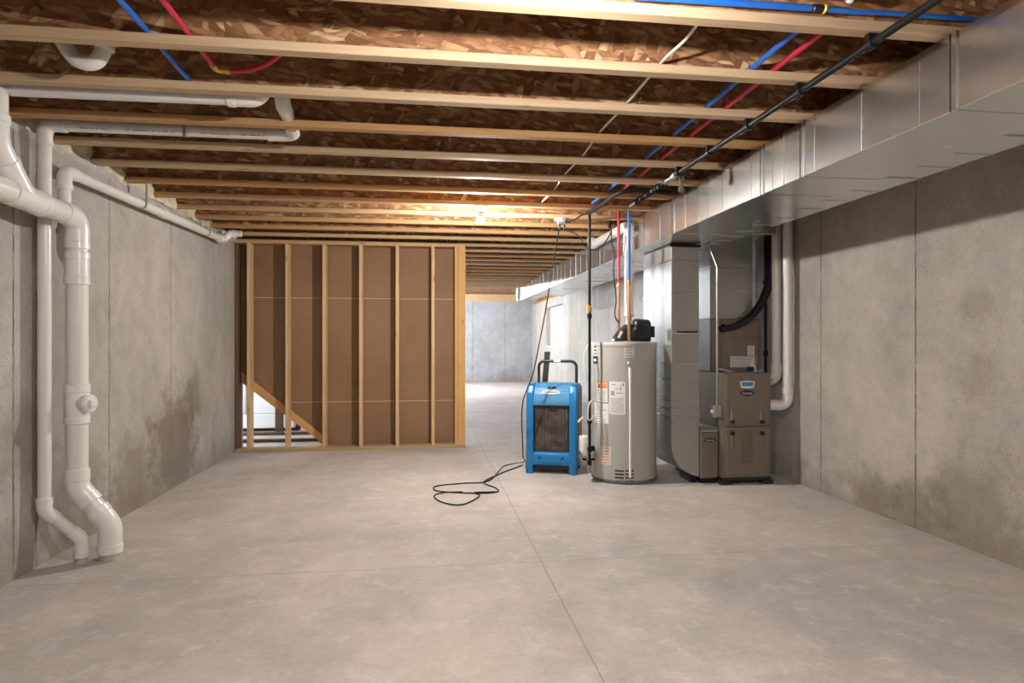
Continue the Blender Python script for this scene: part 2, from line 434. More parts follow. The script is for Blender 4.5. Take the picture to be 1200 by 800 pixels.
b.box(x0, x1, YF, V0, 0, 2.4); b.box(x0, x1, V0, V1, 0, VZ0); b.box(x0, x1, V0, V1, VZ1, 2.4); b.box(x0, x1, V1, YB, 0, 2.4); struct('wall_right', b, M['wall_r'])
b = MB(); b.box(XW - .2, XR + .2, YB, YB + .2, 0, 2.52); struct('wall_back', b, M['wall_b'])
b = MB(); b.box(XL - .2, XR + .2, YF - .2, YF, 0, 2.4); struct('wall_front', b, M['wall_b'])
# rim boards and sill plates
b = MB(); b.box(XL - .2, XL - .17, YF, YJ, ZJ, ZS); b.box(XW - .2, XW - .17, YJ, YB, ZJ, ZS); b.box(XW - .2, XL - .17, YJ, YJ + .02, ZJ, ZS); struct('trim_1', b, M['osb'])
b = MB(); b.box(XR + .17, XR + .2, YF, YB, ZJ, ZS); struct('trim_2', b, M['osb'])
b = MB(); b.box(XW - .2, XR + .2, YB + .02, YB + .06, 2.52, ZS); b.box(XW - .2, XR + .2, YB - .03, YB + .1, 2.52, 2.56); struct('trim_3', b, M['mid_x'])
b = MB(); b.box(XL - .2, XR + .2, YF - .2, YF - .17, 2.4, ZS); struct('trim_4', b, M['osb'])
b = MB(); b.box(XL - .17, XL - .005, YF, YJ + .2, 2.4, ZJ); b.box(XW - .17, XW - .005, YJ + .2, YB, 2.4, ZJ); b.box(XW - .17, XL - .17, YJ + .01, YJ + .19, 2.4, ZJ); struct('trim_5', b, M['mortar'])
b = MB(); b.box(XR + .005, XR + .17, YF, YB, 2.4, ZJ); struct('trim_6', b, M['plate_x'])

# window in the right wall, added patio door and small window, unseen in the left wall
def window(name, x, y0, y1, z0, z1, mull, side):
    f = MB(); w = .055; xa, xb = sorted((x, x + side * .06))
    f.box(xa, xb, y0, y1, z0, z0 + w, .004); f.box(xa, xb, y0, y1, z1 - w, z1, .004)
    for y in [y0 + w / 2, y1 - w / 2] + mull: f.box(xa, xb, y - w / 2, y + w / 2, z0 + w, z1 - w, .004)
    o = struct(name, f, M['white_frame'])
    g = MB(); g.box(x + side * .028, x + side * .032, y0 + w / 2, y1 - w / 2, z0 + w / 2, z1 - w / 2)
    p = part('pane', g, M['glass'], o); return o
window('window_1', XR + .12, V0, V1, VZ0, VZ1, [(V0 + V1) / 2], 1)
window('added_window', XW - .12, W0, W1, WZ0, WZ1, [], -1)  # unseen window added to light the insulation behind the gap
window('added_patio_door', XW - .12, D0, D1, 0, DZ, [(D0 + D1) / 2], -1)  # unseen patio door added to bring light into the far room
b = MB(); b.box(XR - .015, XR + .12, V0 - .02, V1 + .02, VZ0 - .02, VZ0, .003); struct('trim_7', b, M['white_frame'])

# spray foam on the left rim
t = MB(); ny, nz = 220, 12; ya, yb = 1.3, 7.72; G = []
for i in range(ny + 1):
    row = []
    for j in range(nz + 1):
        y = ya + (yb - ya) * i / ny; z = ZJ - .03 + (ZS - ZJ + .03) * j / nz
        q = noise.fractal(Vector((y * 4, z * 6, 3)), 1, 2, 4) * .055 + noise.noise(Vector((y * 16, z * 18, 1))) * .02
        row.append(t.bm.verts.new((XL + .0 + q - .05 * j / nz, y, z)))
    G.append(row)
for i in range(ny):
    for j in range(nz): t.bm.faces.new((G[i][j], G[i + 1][j], G[i + 1][j + 1], G[i][j + 1]))
solo('spray_foam', t, M['foam'], 'lumpy cream spray foam filling the rim between joist ends above the pipe wall', 'insulation', kind='stuff', smooth=80)

# ------------------------------------------------------------------ floor joists
ORD = ['first', 'second', 'third', 'fourth', 'fifth', 'sixth', 'seventh', 'eighth', 'ninth', 'tenth', 'eleventh', 'twelfth', 'thirteenth', 'fourteenth', 'fifteenth', 'sixteenth', 'seventeenth', 'eighteenth', 'nineteenth', 'twentieth', 'twenty-first', 'twenty-second', 'twenty-third', 'twenty-fourth', 'twenty-fifth', 'twenty-sixth']
JY = lambda i: 2.208 + .4645 * i
HONEY = {3, 6, 9, 10, 14, 17, 20}; MID = {7, 8, 11, 12, 15, 18, 22, 24}
def joist(i):
    y = JY(i); tone = 'honey' if i in HONEY else 'tan' if i in MID else 'pale'
    m = M[{'honey': 'honey_x', 'tan': 'mid_x', 'pale': 'pale_x'}[tone]]
    if i < 0: lab = 'wooden I-joist overhead, nearest one, carrying a bare bulb above the camera'
    else:
        spot = {0: ' under a blue tube', 25: ', the last of the row'}.get(i, '')
        lab = f'{tone} timber I-joist overhead, {ORD[i]} counted back from the camera end{spot}'
    t = thing('floor_joist', lab, 'joist', (.55, y, ZJ), 0, 'wooden I-joists across the ceiling')
    xa, xb = (XL if y < YJ else XW) - .165, XR + .165
    b = MB(); b.box(xa, xb, y - .029, y + .029, ZJ, ZJ + .038, .0025); part('bottom_flange', b, m, t)
    b = MB(); b.box(xa, xb, y - .005, y + .005, ZJ + .038, ZS - .038); part('web', b, M['osb'], t)
    b = MB(); b.box(xa, xb, y - .029, y + .029, ZS - .038, ZS, .0025); part('top_flange', b, m, t)
    return t
for i in range(-1, 26): joist(i)

# ------------------------------------------------------------------ lamps
def bulb_fixture(x, y, zt, label, mat, bar=None):
    t = thing('ceiling_lamp', label, 'lamp', (x, y, zt), 0, 'bare bulbs under the joists')
    T = Matrix.Translation((x, y, 0))
    if bar:
        b = MB(); b.box(x - .02, x + .02, bar[0] + .006, bar[1] - .006, zt + .03, zt + .036); b.lathe([(.05, zt), (.05, zt + .031)], 8, T); part('mounting_bar', b, M['steel'], t, 'grey mounting bar and box')
    b = MB(); b.lathe([(.056, zt), (.056, zt - .012), (.05, zt - .02), (.03, zt - .035), (.026, zt - .062), (.02, zt - .062)][::-1], 28, T); part('lamp_holder', b, M['porcelain'], t)
    prof = [(.013, -.055), (.014, -.07), (.021, -.085), (.029, -.10), (.0315, -.108)]
    b = MB(); b.lathe([(r, zt + z) for r, z in prof][::-1], 20, T); part('bulb_base', b, M['porcelain'], t)
    prof = [(.0315, -.108), (.0325, -.115), (.031, -.127), (.0255, -.139), (.016, -.1465), (.004, -.149)]
    b = MB(); b.lathe([(r, zt + z) for r, z in prof][::-1], 14, T); part('bulb', b, mat, t)
bulb_fixture(.39, JY(-1), ZJ, 'bare bulb in a porcelain holder on the joist above the camera', M['bulb_near'])
bulb_fixture(.462, JY(7), ZJ, 'lit bare bulb in a white porcelain holder under a joist near the stud partition', M['bulb_far'])
bulb_fixture(.4, -1.6, ZS, 'added fill bulb in a porcelain holder, unseen behind the camera', M['added_bulb_back'])  # unseen bulb added as fill for the near room
bulb_fixture(-.4, 16.8, ZS, 'added cool white fill bulb in a porcelain holder, unseen behind the stud partition', M['added_bulb_cool'])  # unseen bulb added to brighten the far room

# ------------------------------------------------------------------ PVC drains, left wall
def pipe_thing(name, label, cat, loc, group='white plastic drain pipes'):
    return thing(name, label, cat, loc, 0, group)
SX, SY = -2.0, 3.955; RS = .057
t = pipe_thing('drain_stack', 'thick white plastic drain stack with cleanout plug, bent at floor and ceiling', 'pipe', (-1.83, 3.975, 0))
low = [(SX, SY, 1.9), (SX, SY, .43), (-1.83, 3.975, .20), (-1.83, 3.975, .012)]
MAINZ = 1.985
b = MB(); b.tube([(SX, SY, 1.86), (SX, SY, .45)], RS, 28); part('pipe', b, M['pvc'], t)
d1 = (Vector(low[2]) - Vector(low[1])).normalized()
e1 = fillet([(SX, SY, .53), low[1], Vector(low[1]) + d1 * .10], .12); e2 = fillet([Vector(low[2]) - d1 * .10, low[2], (-1.83, 3.975, .06)], .12)
b = MB(); b.tube(e1, RS + .006, 28); b.collar((SX, SY, .505), (0, 0, 1), RS + .009, .07, 28); b.collar(e1[-1], d1, RS + .009, .05, 28); part('elbow', b, M['pvc_f'], t)
b = MB(); b.tube([e1[-1], e2[0]], RS, 28); part('pipe', b, M['pvc'], t)
b = MB(); b.tube(e2, RS + .006, 28); b.collar(e2[0], d1, RS + .009, .05, 28); b.collar((-1.83, 3.975, .065), (0, 0, 1), RS + .009, .055, 28); part('elbow', b, M['pvc_f'], t)
b = MB(); b.tube([(-1.83, 3.975, .045), (-1.83, 3.975, -.01)], RS, 28); part('pipe', b, M['mortar'], t, 'pipe end ringed with rough grey mortar')
# cleanout tee
b = MB(); b.tube([(SX, SY, .80), (SX, SY, 1.02)], RS + .006, 28); b.collar((SX, SY, .815), (0, 0, 1), RS + .009, .04, 28); b.collar((SX, SY, 1.0), (0, 0, 1), RS + .009, .05, 28)
cd = Vector((.92, -.39, 0)).normalized()
b.tube([Vector((SX, SY, .915)), Vector((SX, SY, .915)) + cd * .085], .047, 24); tee = part('cleanout_tee', b, M['pvc_f'], t)
c0 = Vector((SX, SY, .915)); b = MB(); b.collar(c0 + cd * .085, cd, .052, .03, 24); b.tube([c0 + cd * .10, c0 + cd * .106], .044, 24)
rot = Matrix.Translation(c0 + cd * .115) @ Matrix.Rotation(math.atan2(cd.y, cd.x), 4, 'Z')
b.box(-.012, .014, -.02, .02, -.02, .02, .003, mat=rot); part('cleanout_plug', b, M['pvc_f'], tee)
# couplings near the top, top elbow, horizontal run with the wye
b = MB(); b.tube([(SX, SY, 1.60), (SX, SY, 1.78)], RS + .006, 28); b.collar((SX, SY, 1.62), (0, 0, 1), RS + .009, .05, 28); b.collar((SX, SY, 1.765), (0, 0, 1), RS + .009, .045, 28); part('coupling', b, M['pvc_f'], t)
el = fillet([(SX, SY, 1.80), (SX, SY, MAINZ), (SX, SY - .16, MAINZ + .002)], .12, 10)
b = MB(); b.tube(el, RS + .006, 28); b.collar((SX, SY, 1.82), (0, 0, 1), RS + .009, .04, 28); part('elbow', b, M['pvc_f'], t)
b = MB(); b.tube([(SX, SY - .13, MAINZ), (SX, 2.2, MAINZ + .03)], RS, 28); part('pipe', b, M['pvc'], t)
b = MB(); b.tube([(SX, SY - .34, MAINZ + .003), (SX, SY - .61, MAINZ + .010)], RS + .007, 28)
w0 = Vector((SX, 3.46, MAINZ)); w1 = Vector((SX, 3.245, MAINZ + .215))
wd = (w1 - w0).normalized()
b.tube([w0, w0 + wd * .20], RS + .006, 28); b.collar(w0 + wd * .19, wd, RS + .009, .04, 28); b.collar((SX, SY - .36, MAINZ + .003), (0, 1, 0), RS + .010, .04, 28); part('wye', b, M['pvc_f'], t)
b = MB(); b.tube(fillet([w0 + wd * .16, w1, (SX, 3.245, w1.z + .13)], .12), RS + .004, 28); b.collar((SX, 3.245, w1.z + .11), (0, 0, 1), RS + .009, .04, 28); part('elbow', b, M['pvc_f'], t)
b = MB(); b.tube([(SX, 3.245, w1.z + .1), (SX, 3.245, ZS - .002)], RS, 28); part('pipe', b, M['pvc'], t)
# branch along the third bay
t = pipe_thing('branch_drain_pipe', 'white drain pipe run between the third and fourth joists into the stack', 'pipe', (-1.3, 3.27, 2.46))
b = MB(); b.tube([(SX + RS, 3.27, 2.462), (-.90, 3.27, 2.468)], .036, 20); part('pipe', b, M['pvc'], t)
b = MB(); b.tube(fillet([(-.96, 3.27, 2.468), (-.80, 3.27, 2.468), (-.80, 3.27, 2.60)], .07), .041, 20); b.collar((-.95, 3.27, 2.468), (1, 0, 0), .045, .04); part('elbow', b, M['pvc_f'], t)
b = MB(); b.tube([(-.80, 3.27, 2.58), (-.80, 3.27, ZS - .002)], .036, 20); part('pipe', b, M['pvc'], t)
# thin vent
VX, VY = -2.105, 3.835; RT = .034
t = pipe_thing('vent_pipe', 'slim white pipe standing against the wall beside the thick stack, turning along the ceiling', 'pipe', (-1.975, 3.93, 0))
lo1, lo2 = Vector((VX, VY, .33)), Vector((-1.965, 3.93, .14)); dd = (lo2 - lo1).normalized()
b = MB(); b.tube([(VX, VY, 2.40), (VX, VY, .36)], RT, 20); part('pipe', b, M['pvc'], t)
e1 = fillet([(VX, VY, .39), lo1, lo1 + dd * .07], .07); e2 = fillet([lo2 - dd * .07, lo2, (lo2.x, lo2.y, .045)], .07)
b = MB(); b.tube(e1, RT + .005, 20); b.collar((VX, VY, .385), (0, 0, 1), RT + .007, .04); part('elbow', b, M['pvc_f'], t)
b = MB(); b.tube([e1[-1], e2[0]], RT, 20); part('pipe', b, M['pvc'], t)
b = MB(); b.tube(e2, RT + .005, 20); b.collar((lo2.x, lo2.y, .05), (0, 0, 1), RT + .007, .035); part('elbow', b, M['pvc_f'], t)
b = MB(); b.tube([(lo2.x, lo2.y, .04), (lo2.x, lo2.y, -.01)], RT, 20); part('pipe', b, M['mortar'], t, 'pipe end ringed with rough grey mortar')
b = MB(); b.tube(fillet([(VX, VY, 2.36), (VX, VY, 2.476), (VX + .11, VY, 2.476)], .06), RT + .005, 20); b.collar((VX, VY, 2.37), (0, 0, 1), RT + .007, .03); b.collar((VX + .10, VY, 2.476), (1, 0, 0), RT + .007, .03); part('elbow', b, M['pvc_f'], t)
b = MB(); b.tube([(VX + .1, VY, 2.476), (-.86, VY, 2.476)], RT, 20); part('pipe', b, M['pvc'], t)
b = MB(); b.collar((-1.36, VY, 2.476), (1, 0, 0), RT + .004, .02); b.box(-1.366, -1.354, VY - .04, VY - .036, 2.43, ZS - .05); part('hanger_strap', b, M['steel'], t, 'grey hanger strap')
b = MB(); b.tube(fillet([(-.90, VY, 2.476), (-.765, VY, 2.476), (-.755, VY - .14, 2.485)], .06), RT + .006, 20); b.collar((-.90, VY, 2.476), (1, 0, 0), RT + .008, .03); part('elbow', b, M['pvc_f'], t)
b = MB(); b.tube([(-.757, VY - .1, 2.485), (-.745, 3.47, 2.50)], RT, 20); part('pipe', b, M['pvc'], t)
b = MB(); b.tube(fillet([(-.745, 3.52, 2.50), (-.743, 3.42, 2.502), (-.743, 3.42, 2.60)], .05), RT + .006, 20); b.collar((-.743, 3.42, 2.575), (0, 0, 1), RT + .008, .04); part('elbow', b, M['pvc_f'], t)
def pipe_print(parent, x0, x1, y, z, r, gaps):
    b = MB(); x = x0
    while x < x1:
        w = random.uniform(.006, .016)
        if not any(a < x < c for a, c in gaps):
            b.box(-w / 2, w / 2, -.0035, .0035, -.0006, .0008, mat=Matrix.Translation((x, y - r * .80, z - r * .60)) @ Matrix.Rotation(R(127), 4, 'X'))
        x += w + random.choice((.005, .006, .02))
    part('print', b, M['primer'], parent, 'row of small grey print')
pipe_print(t, VX + .2, -.93, VY, 2.476, RT, [(-1.75, -1.68), (-1.42, -1.30), (-1.12, -1.05)])
# wall-hugging pipe
TX = -2.10
t = pipe_thing('wall_drain_pipe', 'white pipe hung along the top of the concrete wall, dropping behind the thick stack', 'pipe', (TX, 4.3, 1.78))
zt = lambda y: 2.275 + (y - 4.23) * .020
b = MB(); b.tube([(TX, 4.02, 2.20), (TX, 4.02, 1.86)], RT, 20); part('pipe', b, M['pvc'], t)
b = MB(); b.tube(fillet([(TX, 4.02, 1.93), (TX, 4.02, 1.79), (TX + .05, 4.0, 1.72)], .07), RT + .006, 20); b.collar((TX, 4.02, 1.91), (0, 0, 1), RT + .009, .035); part('elbow', b, M['pvc_f'], t)
b = MB(); b.tube(fillet([(TX, 4.02, 2.16), (TX, 4.02, zt(4.02)), (TX, 4.14, zt(4.14))], .06), RT + .006, 20); b.collar((TX, 4.02, 2.175), (0, 0, 1), RT + .009, .035); part('elbow', b, M['pvc_f'], t)
b = MB(); b.tube([(TX, 4.12, zt(4.12)), (TX, 6.9, zt(6.9))], RT, 20); part('pipe', b, M['pvc'], t)
b = MB(); b.collar((TX, 5.42, zt(5.42)), (0, 1, 0), RT + .008, .09); part('coupling', b, M['pvc_f'], t)
b = MB(); b.tube(fillet([(TX, 6.82, zt(6.82)), (TX, 6.94, zt(6.94)), (TX + .06, 6.97, 2.40), (TX + .12, 6.98, 2.40)], .05), RT + .006, 20); b.collar((TX, 6.82, zt(6.82)), (0, 1, 0), RT + .009, .04); part('elbow', b, M['pvc_f'], t)
b = MB(); b.tube([(TX + .1, 6.98, 2.40), (-1.93, 6.98, 2.402)], RT, 20); part('pipe', b, M['pvc'], t)
for y in (JY(6) + .03, JY(9) + .03):
    b = MB(); z = zt(y); b.box(TX + RT + .001, TX + RT + .004, y - .012, y + .012, z - .01, ZJ); b.collar((TX, y, z), (0, 1, 0), RT + .004, .024, b=.001); part('hanger_strap', b, M['steel'], t, 'grey hanger strap')
# P-trap
t = pipe_thing('drain_trap', 'white U-shaped drain trap hanging between the second and third joists', 'drain trap', (-1.45, 2.93, 2.45))
RP = .031
pt = [(-1.555, 2.93, ZS - .002), (-1.555, 2.93, 2.60), (-1.50, 2.93, 2.49), (-1.445, 2.93, 2.462), (-1.40, 2.93, 2.475), (-1.372, 2.93, 2.53)]
b = MB(); b.tube(spline(pt, 8), RP, 22); part('bend', b, M['pvc_f'], t)
b = MB(); b.tube([(-1.370, 2.93, 2.52), (-1.362, 2.93, 2.60), (-1.36, 2.93, ZS - .002)], RP + .002, 22); b.collar((-1.37, 2.93, 2.535), (.08, 0, 1), RP + .007, .028); part('slip_nut', b, M['pvc_f'], t)

# ------------------------------------------------------------------ tubing and cables through the joists
def tube_thing(name, pts, r, m, label, cat, group=None, seg=12):
    b = MB(); b.tube(pts, r, seg); return solo(name, b, m, label, cat, group)
G1 = 'coloured water tubes through the joists'
tube_thing('water_tube', [(-1.075, 1.5, 2.49), (-1.09, 2.7, 2.49), (-1.10, 3.13, 2.49)], .0115, M['blue_pex'], 'blue water tube through the joists on the side with the drain trap', 'water pipe', G1)
t = thing('water_tube', 'red water tube with brass elbow on the side with the drain trap', 'water pipe', (-.935, 2.5, 2.49), 0, G1)
b = MB(); b.tube([(-.935, 1.5, 2.49), (-.935, 2.96, 2.49)], .0115, 12); part('tube', b, M['red_pex'], t)
b = MB(); b.tube(fillet([(-.935, 2.94, 2.49), (-.935, 3.00, 2.49), (-.88, 3.00, 2.49)], .02), .013, 12); b.collar((-.935, 2.95, 2.49), (0, 1, 0), .016, .018); b.collar((-.89, 3.0, 2.49), (1, 0, 0), .016, .018); part('elbow', b, M['brass'], t, 'brass elbow')
b = MB(); b.tube(spline([(-.88, 3.00, 2.49), (-.80, 2.99, 2.495), (-.70, 2.95, 2.515), (-.62, 2.88, 2.55), (-.56, 2.80, 2.62)]), .0115, 12); part('tube', b, M['red_pex'], t)
tube_thing('water_tube', [(1.44, 2.22, 2.49), (1.443, 3.9, 2.49), (1.45, 5.6, 2.49)], .0125, M['blue_pex'], 'blue water tube through the joists beside the black gas pipe', 'water pipe', G1)
tube_thing('water_tube', [(1.545, 2.22, 2.49), (1.548, 3.9, 2.49), (1.555, 5.6, 2.49)], .0125, M['red_pex'], 'red water tube through the joists beside the black gas pipe', 'water pipe', G1)
t = thing('water_tube', 'blue water tube lying along the front joist with a ringed fitting', 'water pipe', (1.4, 2.16, 2.49), 0, G1)
b = MB(); b.tube([(.72, 2.165, 2.492), (1.40, 2.16, 2.495)], .0125, 12); part('tube', b, M['blue_pex'], t)
b = MB(); b.tube(spline([(1.40, 2.16, 2.495), (1.58, 2.15, 2.488), (1.7, 2.15, 2.492), (2.3, 2.16, 2.50)]), .009, 12); part('tube', b, M['blue_pex'], t)
b = MB(); b.collar((1.425, 2.16, 2.495), (1, 0, 0), .016, .04); part('fitting', b, M['plastic_b'], t, 'black fitting'); b = MB(); b.collar((1.452, 2.16, 2.495), (1, 0, 0), .017, .012); part('ring', b, M['yellow'], t, 'yellow ring')
t = thing('water_tube', 'red water tube above the front joist ending in a dark fitting', 'water pipe', (1.3, 2.13, 2.535), 0, G1)
b = MB(); b.tube([(1.0, 2.13, 2.530), (1.52, 2.13, 2.528)], .0125, 12); part('tube', b, M['red_pex'], t)
b = MB(); b.collar((1.535, 2.13, 2.522), (1, .3, -.3), .015, .02); part('ring', b, M['paper'], t, 'white ring'); b = MB(); b.tube([(1.54, 2.13, 2.53), (1.57, 2.12, 2.60)], .013, 12); part('fitting', b, M['navy'], t, 'dark blue fitting')
# white cable through the bays
pts = [(1.07, 2.21, 2.56), (1.06, 2.32, 2.53), (1.045, 2.45, 2.50), (1.022, 2.56, 2.488), (1.015, 2.66, 2.487)] + [(1.0 + .015 * (k % 2), 2.675 + .4645 * k, 2.49) for k in range(1, 7)]
tube_thing('electrical_cable', spline(pts, 6), .0065, M['cable'], 'thin white electrical cable threaded through the joists in mid ceiling', 'cable', seg=8)
b = MB(); b.box(.13, .142, 3.77, 3.773, 2.455, 2.66); b.tube([(.136, 3.775, 2.455), (.15, 3.80, 2.65)], .004, 8); solo('metal_strap', b, M['steel'], 'small grey metal strap hanging in a joist bay above mid room', 'strap')

# ------------------------------------------------------------------ gas line
GX, GZ = 1.68, 2.405
t = thing('gas_pipe', 'long black iron gas pipe clamped under the joists beside the duct', 'gas pipe', (GX, 3, GZ))
b = MB(); b.tube([(GX, .6, GZ), (GX, 4.12, GZ)], .0155, 16); part('pipe', b, M['iron'], t)
for i in range(-1, 5):
    y = JY(i)
    b = MB(); b.collar((GX, y, GZ), (0, 1, 0), .024, .035, b=.003); b.box(GX - .02, GX + .02, y - .012, y + .012, GZ + .012, ZJ); part('clamp', b, M['iron'], t)
b = MB(); b.tube([(GX, 4.10, GZ), (GX, 5.10, GZ - .005)], .011, 14); part('conduit', b, M['steel'], t, 'grey conduit length')
hel = [(GX + .019 * math.cos(k * .8), 4.3 + .0055 * k + .012 * math.sin(k * .53), GZ - .005 + .019 * math.sin(k * .8)) for k in range(120)]
b = MB(); b.tube(hel, .0065, 8); part('wire_coil', b, M['rubber'], t, 'black wire wound round the conduit')
b = MB(); b.collar((GX, 4.14, GZ), (0, 1, 0), .022, .06); b.tube([(GX, 4.32, GZ), (GX - .05, 4.33, GZ + .006)], .014, 12); b.collar((GX, 4.33, GZ), (0, 1, 0), .02, .06); part('coupling', b, M['steel'], t, 'grey coupling')
b = MB(); dx = GX + .055; b.tube([(dx - .06, 4.16, GZ), (dx, 4.16, GZ), (dx, 4.16, 2.30)], .012, 12); b.collar((dx, 4.16, 2.315), (0, 0, 1), .02, .035); b.collar((dx, 4.16, GZ - .015), (0, 0, 1), .018, .03); part('drip_leg', b, M['heater_dark'], t, 'grey hanging drip leg')
# vertical drop beside the heater
DX, DY = 1.452, 5.55
t = thing('gas_drop_pipe', 'black iron gas drop pipe with yellow valve standing beside the grey water heater', 'gas pipe', (DX, DY, .1))
b = MB(); b.tube([(DX, DY, 2.435), (DX, DY, .16)], .0125, 14); part('pipe', b, M['iron'], t)
for z in (1.50, .55, .30, .18):
    b = MB(); b.collar((DX, DY, z), (0, 0, 1), .021, .04); part('coupling', b, M['iron'], t)
b = MB(); b.collar((DX, DY, 1.565), (0, 0, 1), .02, .05); b.tube([(DX, DY, 1.565), (DX - .02, DY - .03, 1.565)], .012, 12); v = part('gas_valve', b, M['brass'], t, 'brass shut-off valve')
b = MB(); b.box(DX - .034, DX - .014, DY - .045, DY - .035, 1.52, 1.60, .003); part('valve_handle', b, M['yellow'], v, 'yellow valve handle')
# black cable bundle that arcs from the gas line towards the ceiling box
pts = [onZ(785, 226, 2.41), onZ(760, 223, 2.42), onZ(738, 223, 2.425), onZ(722, 228, 2.415), onZ(708, 238, 2.40), onZ(698, 245, 2.405), onZ(690, 249, 2.42)]
b = MB(); b.tube(spline(pts), .018, 10)
b.tube(spline([p + Vector((.02, .03, .012)) for p in pts]), .010, 8)
for k in (2, 4): b.collar(pts[k] + Vector((.01, .01, .006)), pts[k + 1] - pts[k - 1], .026, .02)
solo('cable_bundle', b, M['rubber'], 'thick black cable bundle arching under the joists above the heater', 'cable')
tube_thing('power_cable', spline([onZ(690, 249, 2.42), onZ(682, 252, 2.415), onZ(672, 258, 2.41), onZ(663, 260, 2.41)]), .007, M['rubber'], 'short black cable running from the cable bundle to the ceiling box', 'cable', seg=8)

# ceiling junction box
jp = onZ(656, 257, ZJ)
t = thing('junction_box', 'small white ceiling outlet box with two cords plugged in', 'outlet box', (jp.x, JY(8), ZJ))
b = MB(); b.lathe([(.052, ZJ - .03), (.06, ZJ - .026), (.06, ZJ)], 8, Matrix.Translation((jp.x, JY(8), 0))); part('box', b, M['porcelain'], t)
b = MB(); b.box(jp.x - .03, jp.x + .045, JY(8) - .02, JY(8) + .02, ZJ - .055, ZJ - .029, .004); part('outlet', b, M['steel'], t, 'grey twin outlet')
for dx in (-.012, .035):
    b = MB(); b.tube([(jp.x + dx, JY(8), ZJ - .053), (jp.x + dx, JY(8), ZJ - .095)], [.013, .009], 12); part('plug', b, M['plastic_b'], t, 'black plug')

# ------------------------------------------------------------------ ducts
BX0, BX1, BZ0 = 1.975, 2.42, 2.142
t = thing('supply_duct', 'long galvanized rectangular duct hung under the joists, nearer the room', 'duct', (2.15, 7, BZ0), 0, 'galvanized trunk ducts')
joints = [.55, 1.35, 2.152, 3.125, 3.53, 4.9, 5.9, 7.1, 8.3, 9.5, 10.7, 11.9, 13.35]
creases = {1: [1.75], 2: [2.03, 2.32, 2.665, 3.02], 3: [3.30, 3.42], 4: [3.66, 4.04, 4.23, 4.42, 4.66], 5: [5.2, 5.6], 6: [6.2, 6.55, 6.9], 7: [7.4, 7.7, 8.0], 8: [8.6, 8.95, 9.2], 9: [9.8, 10.2], 10: [11.0, 11.4], 11: [12.3, 12.8]}
for k in range(len(joints) - 1):
    y0, y1 = joints[k], joints[k + 1]; xr = BX1 if y0 < 5.8 else 2.245
    b = MB(); b.box(BX0, xr, y0 + .002, y1 - .002, BZ0, ZJ - .002, .003); sec = part('duct_section', b, M['galv'], t)
    for c in creases.get(k, []):
        if y0 < c < y1:
            b = MB(); b.box(BX0 - .003, BX0 + .001, c - .005, c + .005, BZ0 + .003, ZJ - .004, .001); part('seam', b, M['galv'], sec)
    b = MB(); b.box(BX0 - .007, BX0 + .002, y1 - .022, y1 + .006, BZ0 - .003, ZJ - .003, .0015); b.box(BX0 - .005, xr, y1 - .010, y1 + .010, BZ0 - .002, BZ0 + .001, .0005); part('drive_cleat', b, M['galv'], sec)
    b = MB(); b.box(BX0 - .008, BX0 - .0065, y1 + .003, y1 + .009, BZ0 - .003, ZJ - .004); part('joint_gap', b, M['slot'], sec, 'dark joint line')
b = MB(); b.box(BX0 - .05, 2.24, 13.36, 13.62, BZ0, ZJ - .002, .003); part('end_cap', b, M['galv'], t)
t = thing('return_duct', 'galvanized return duct lying between the supply duct and the concrete wall', 'duct', (2.53, 7, BZ0), 0, 'galvanized trunk ducts')
rj = [.55, 1.5, 2.4, 3.1, 3.9, 4.75, 5.45, 6.3, 7.6, 9.0, 10.4, 12.0]
for k in range(len(rj) - 1):
    y0, y1 = rj[k], rj[k + 1]; xa = BX1 + .003 if y0 < 5.9 else 2.265
    b = MB(); b.box(xa, 2.636, y0 + .002, y1 - .002, BZ0 + .006, ZJ - .002, .003); sec = part('duct_section', b, M['galv'], t)
    b = MB(); b.box(xa + .004, 2.634, y1 - .014, y1 + .014, BZ0 + .0005, BZ0 + .008, .001); part('drive_cleat', b, M['galv'], sec)
    for c in (y0 + (y1 - y0) * .36, y0 + (y1 - y0) * .68):
        b = MB(); b.box(xa + .004, 2.634, c - .004, c + .004, BZ0 + .003, BZ0 + .007, .001); part('seam', b, M['galv'], sec)
# return drop with radius boot
RX0, RX1, RY0, RY1 = 2.16, 2.42, 5.40, 6.13
t = thing('return_drop', 'vertical galvanized duct with rounded boot between the water heater and furnace', 'duct', (2.29, 5.75, 0))
b = MB(); b.box(RX0, RX1, RY0, RY1, .66, BZ0 - .004, .003); body = part('duct_section', b, M['galv_dull'], t)
for y in (305, 344, 426, 445, 470, 489):
    z = onY(800, y, RY0).z
    b = MB(); b.box(RX0 - .004, RX1 + .001, RY0 - .004, RY1, z - .006, z + .006, .0015); part('seam', b, M['galv'], body)
z = onY(800, 389, RY0).z
b = MB(); b.box(RX0 + .005, RX1 + .004, RY0 - .010, RY0 + .01, z - .022, z + .02, .003); sl = part('filter_slot', b, M['galv'], body)
b = MB(); b.box(RX0 + .05, RX1 - .015, RY0 - .0112, RY0 - .009, z - .006, z + .010); part('slot_opening', b, M['slot'], sl, 'dark slot opening')
arc = [(RX0 + .29 - .29 * math.cos(a), .36 - .30 * math.sin(a)) for a in [PI / 2 * k / 12 for k in range(13)]]
arc = [(min(x, RX1), z) for x, z in arc if x <= RX1 + .01]
b = MB(); b.prism([(RX0, .665)] + arc + [(RX1, .06), (RX1, .665)], 'y', RY0, RY1, 0); part('boot', b, M['galv_dull'], t)
b = MB(); b.box(RX0 - .005, RX1 + .003, RY0 - .005, RY1, .655, .672, .002); part('seam', b, M['galv'], t)
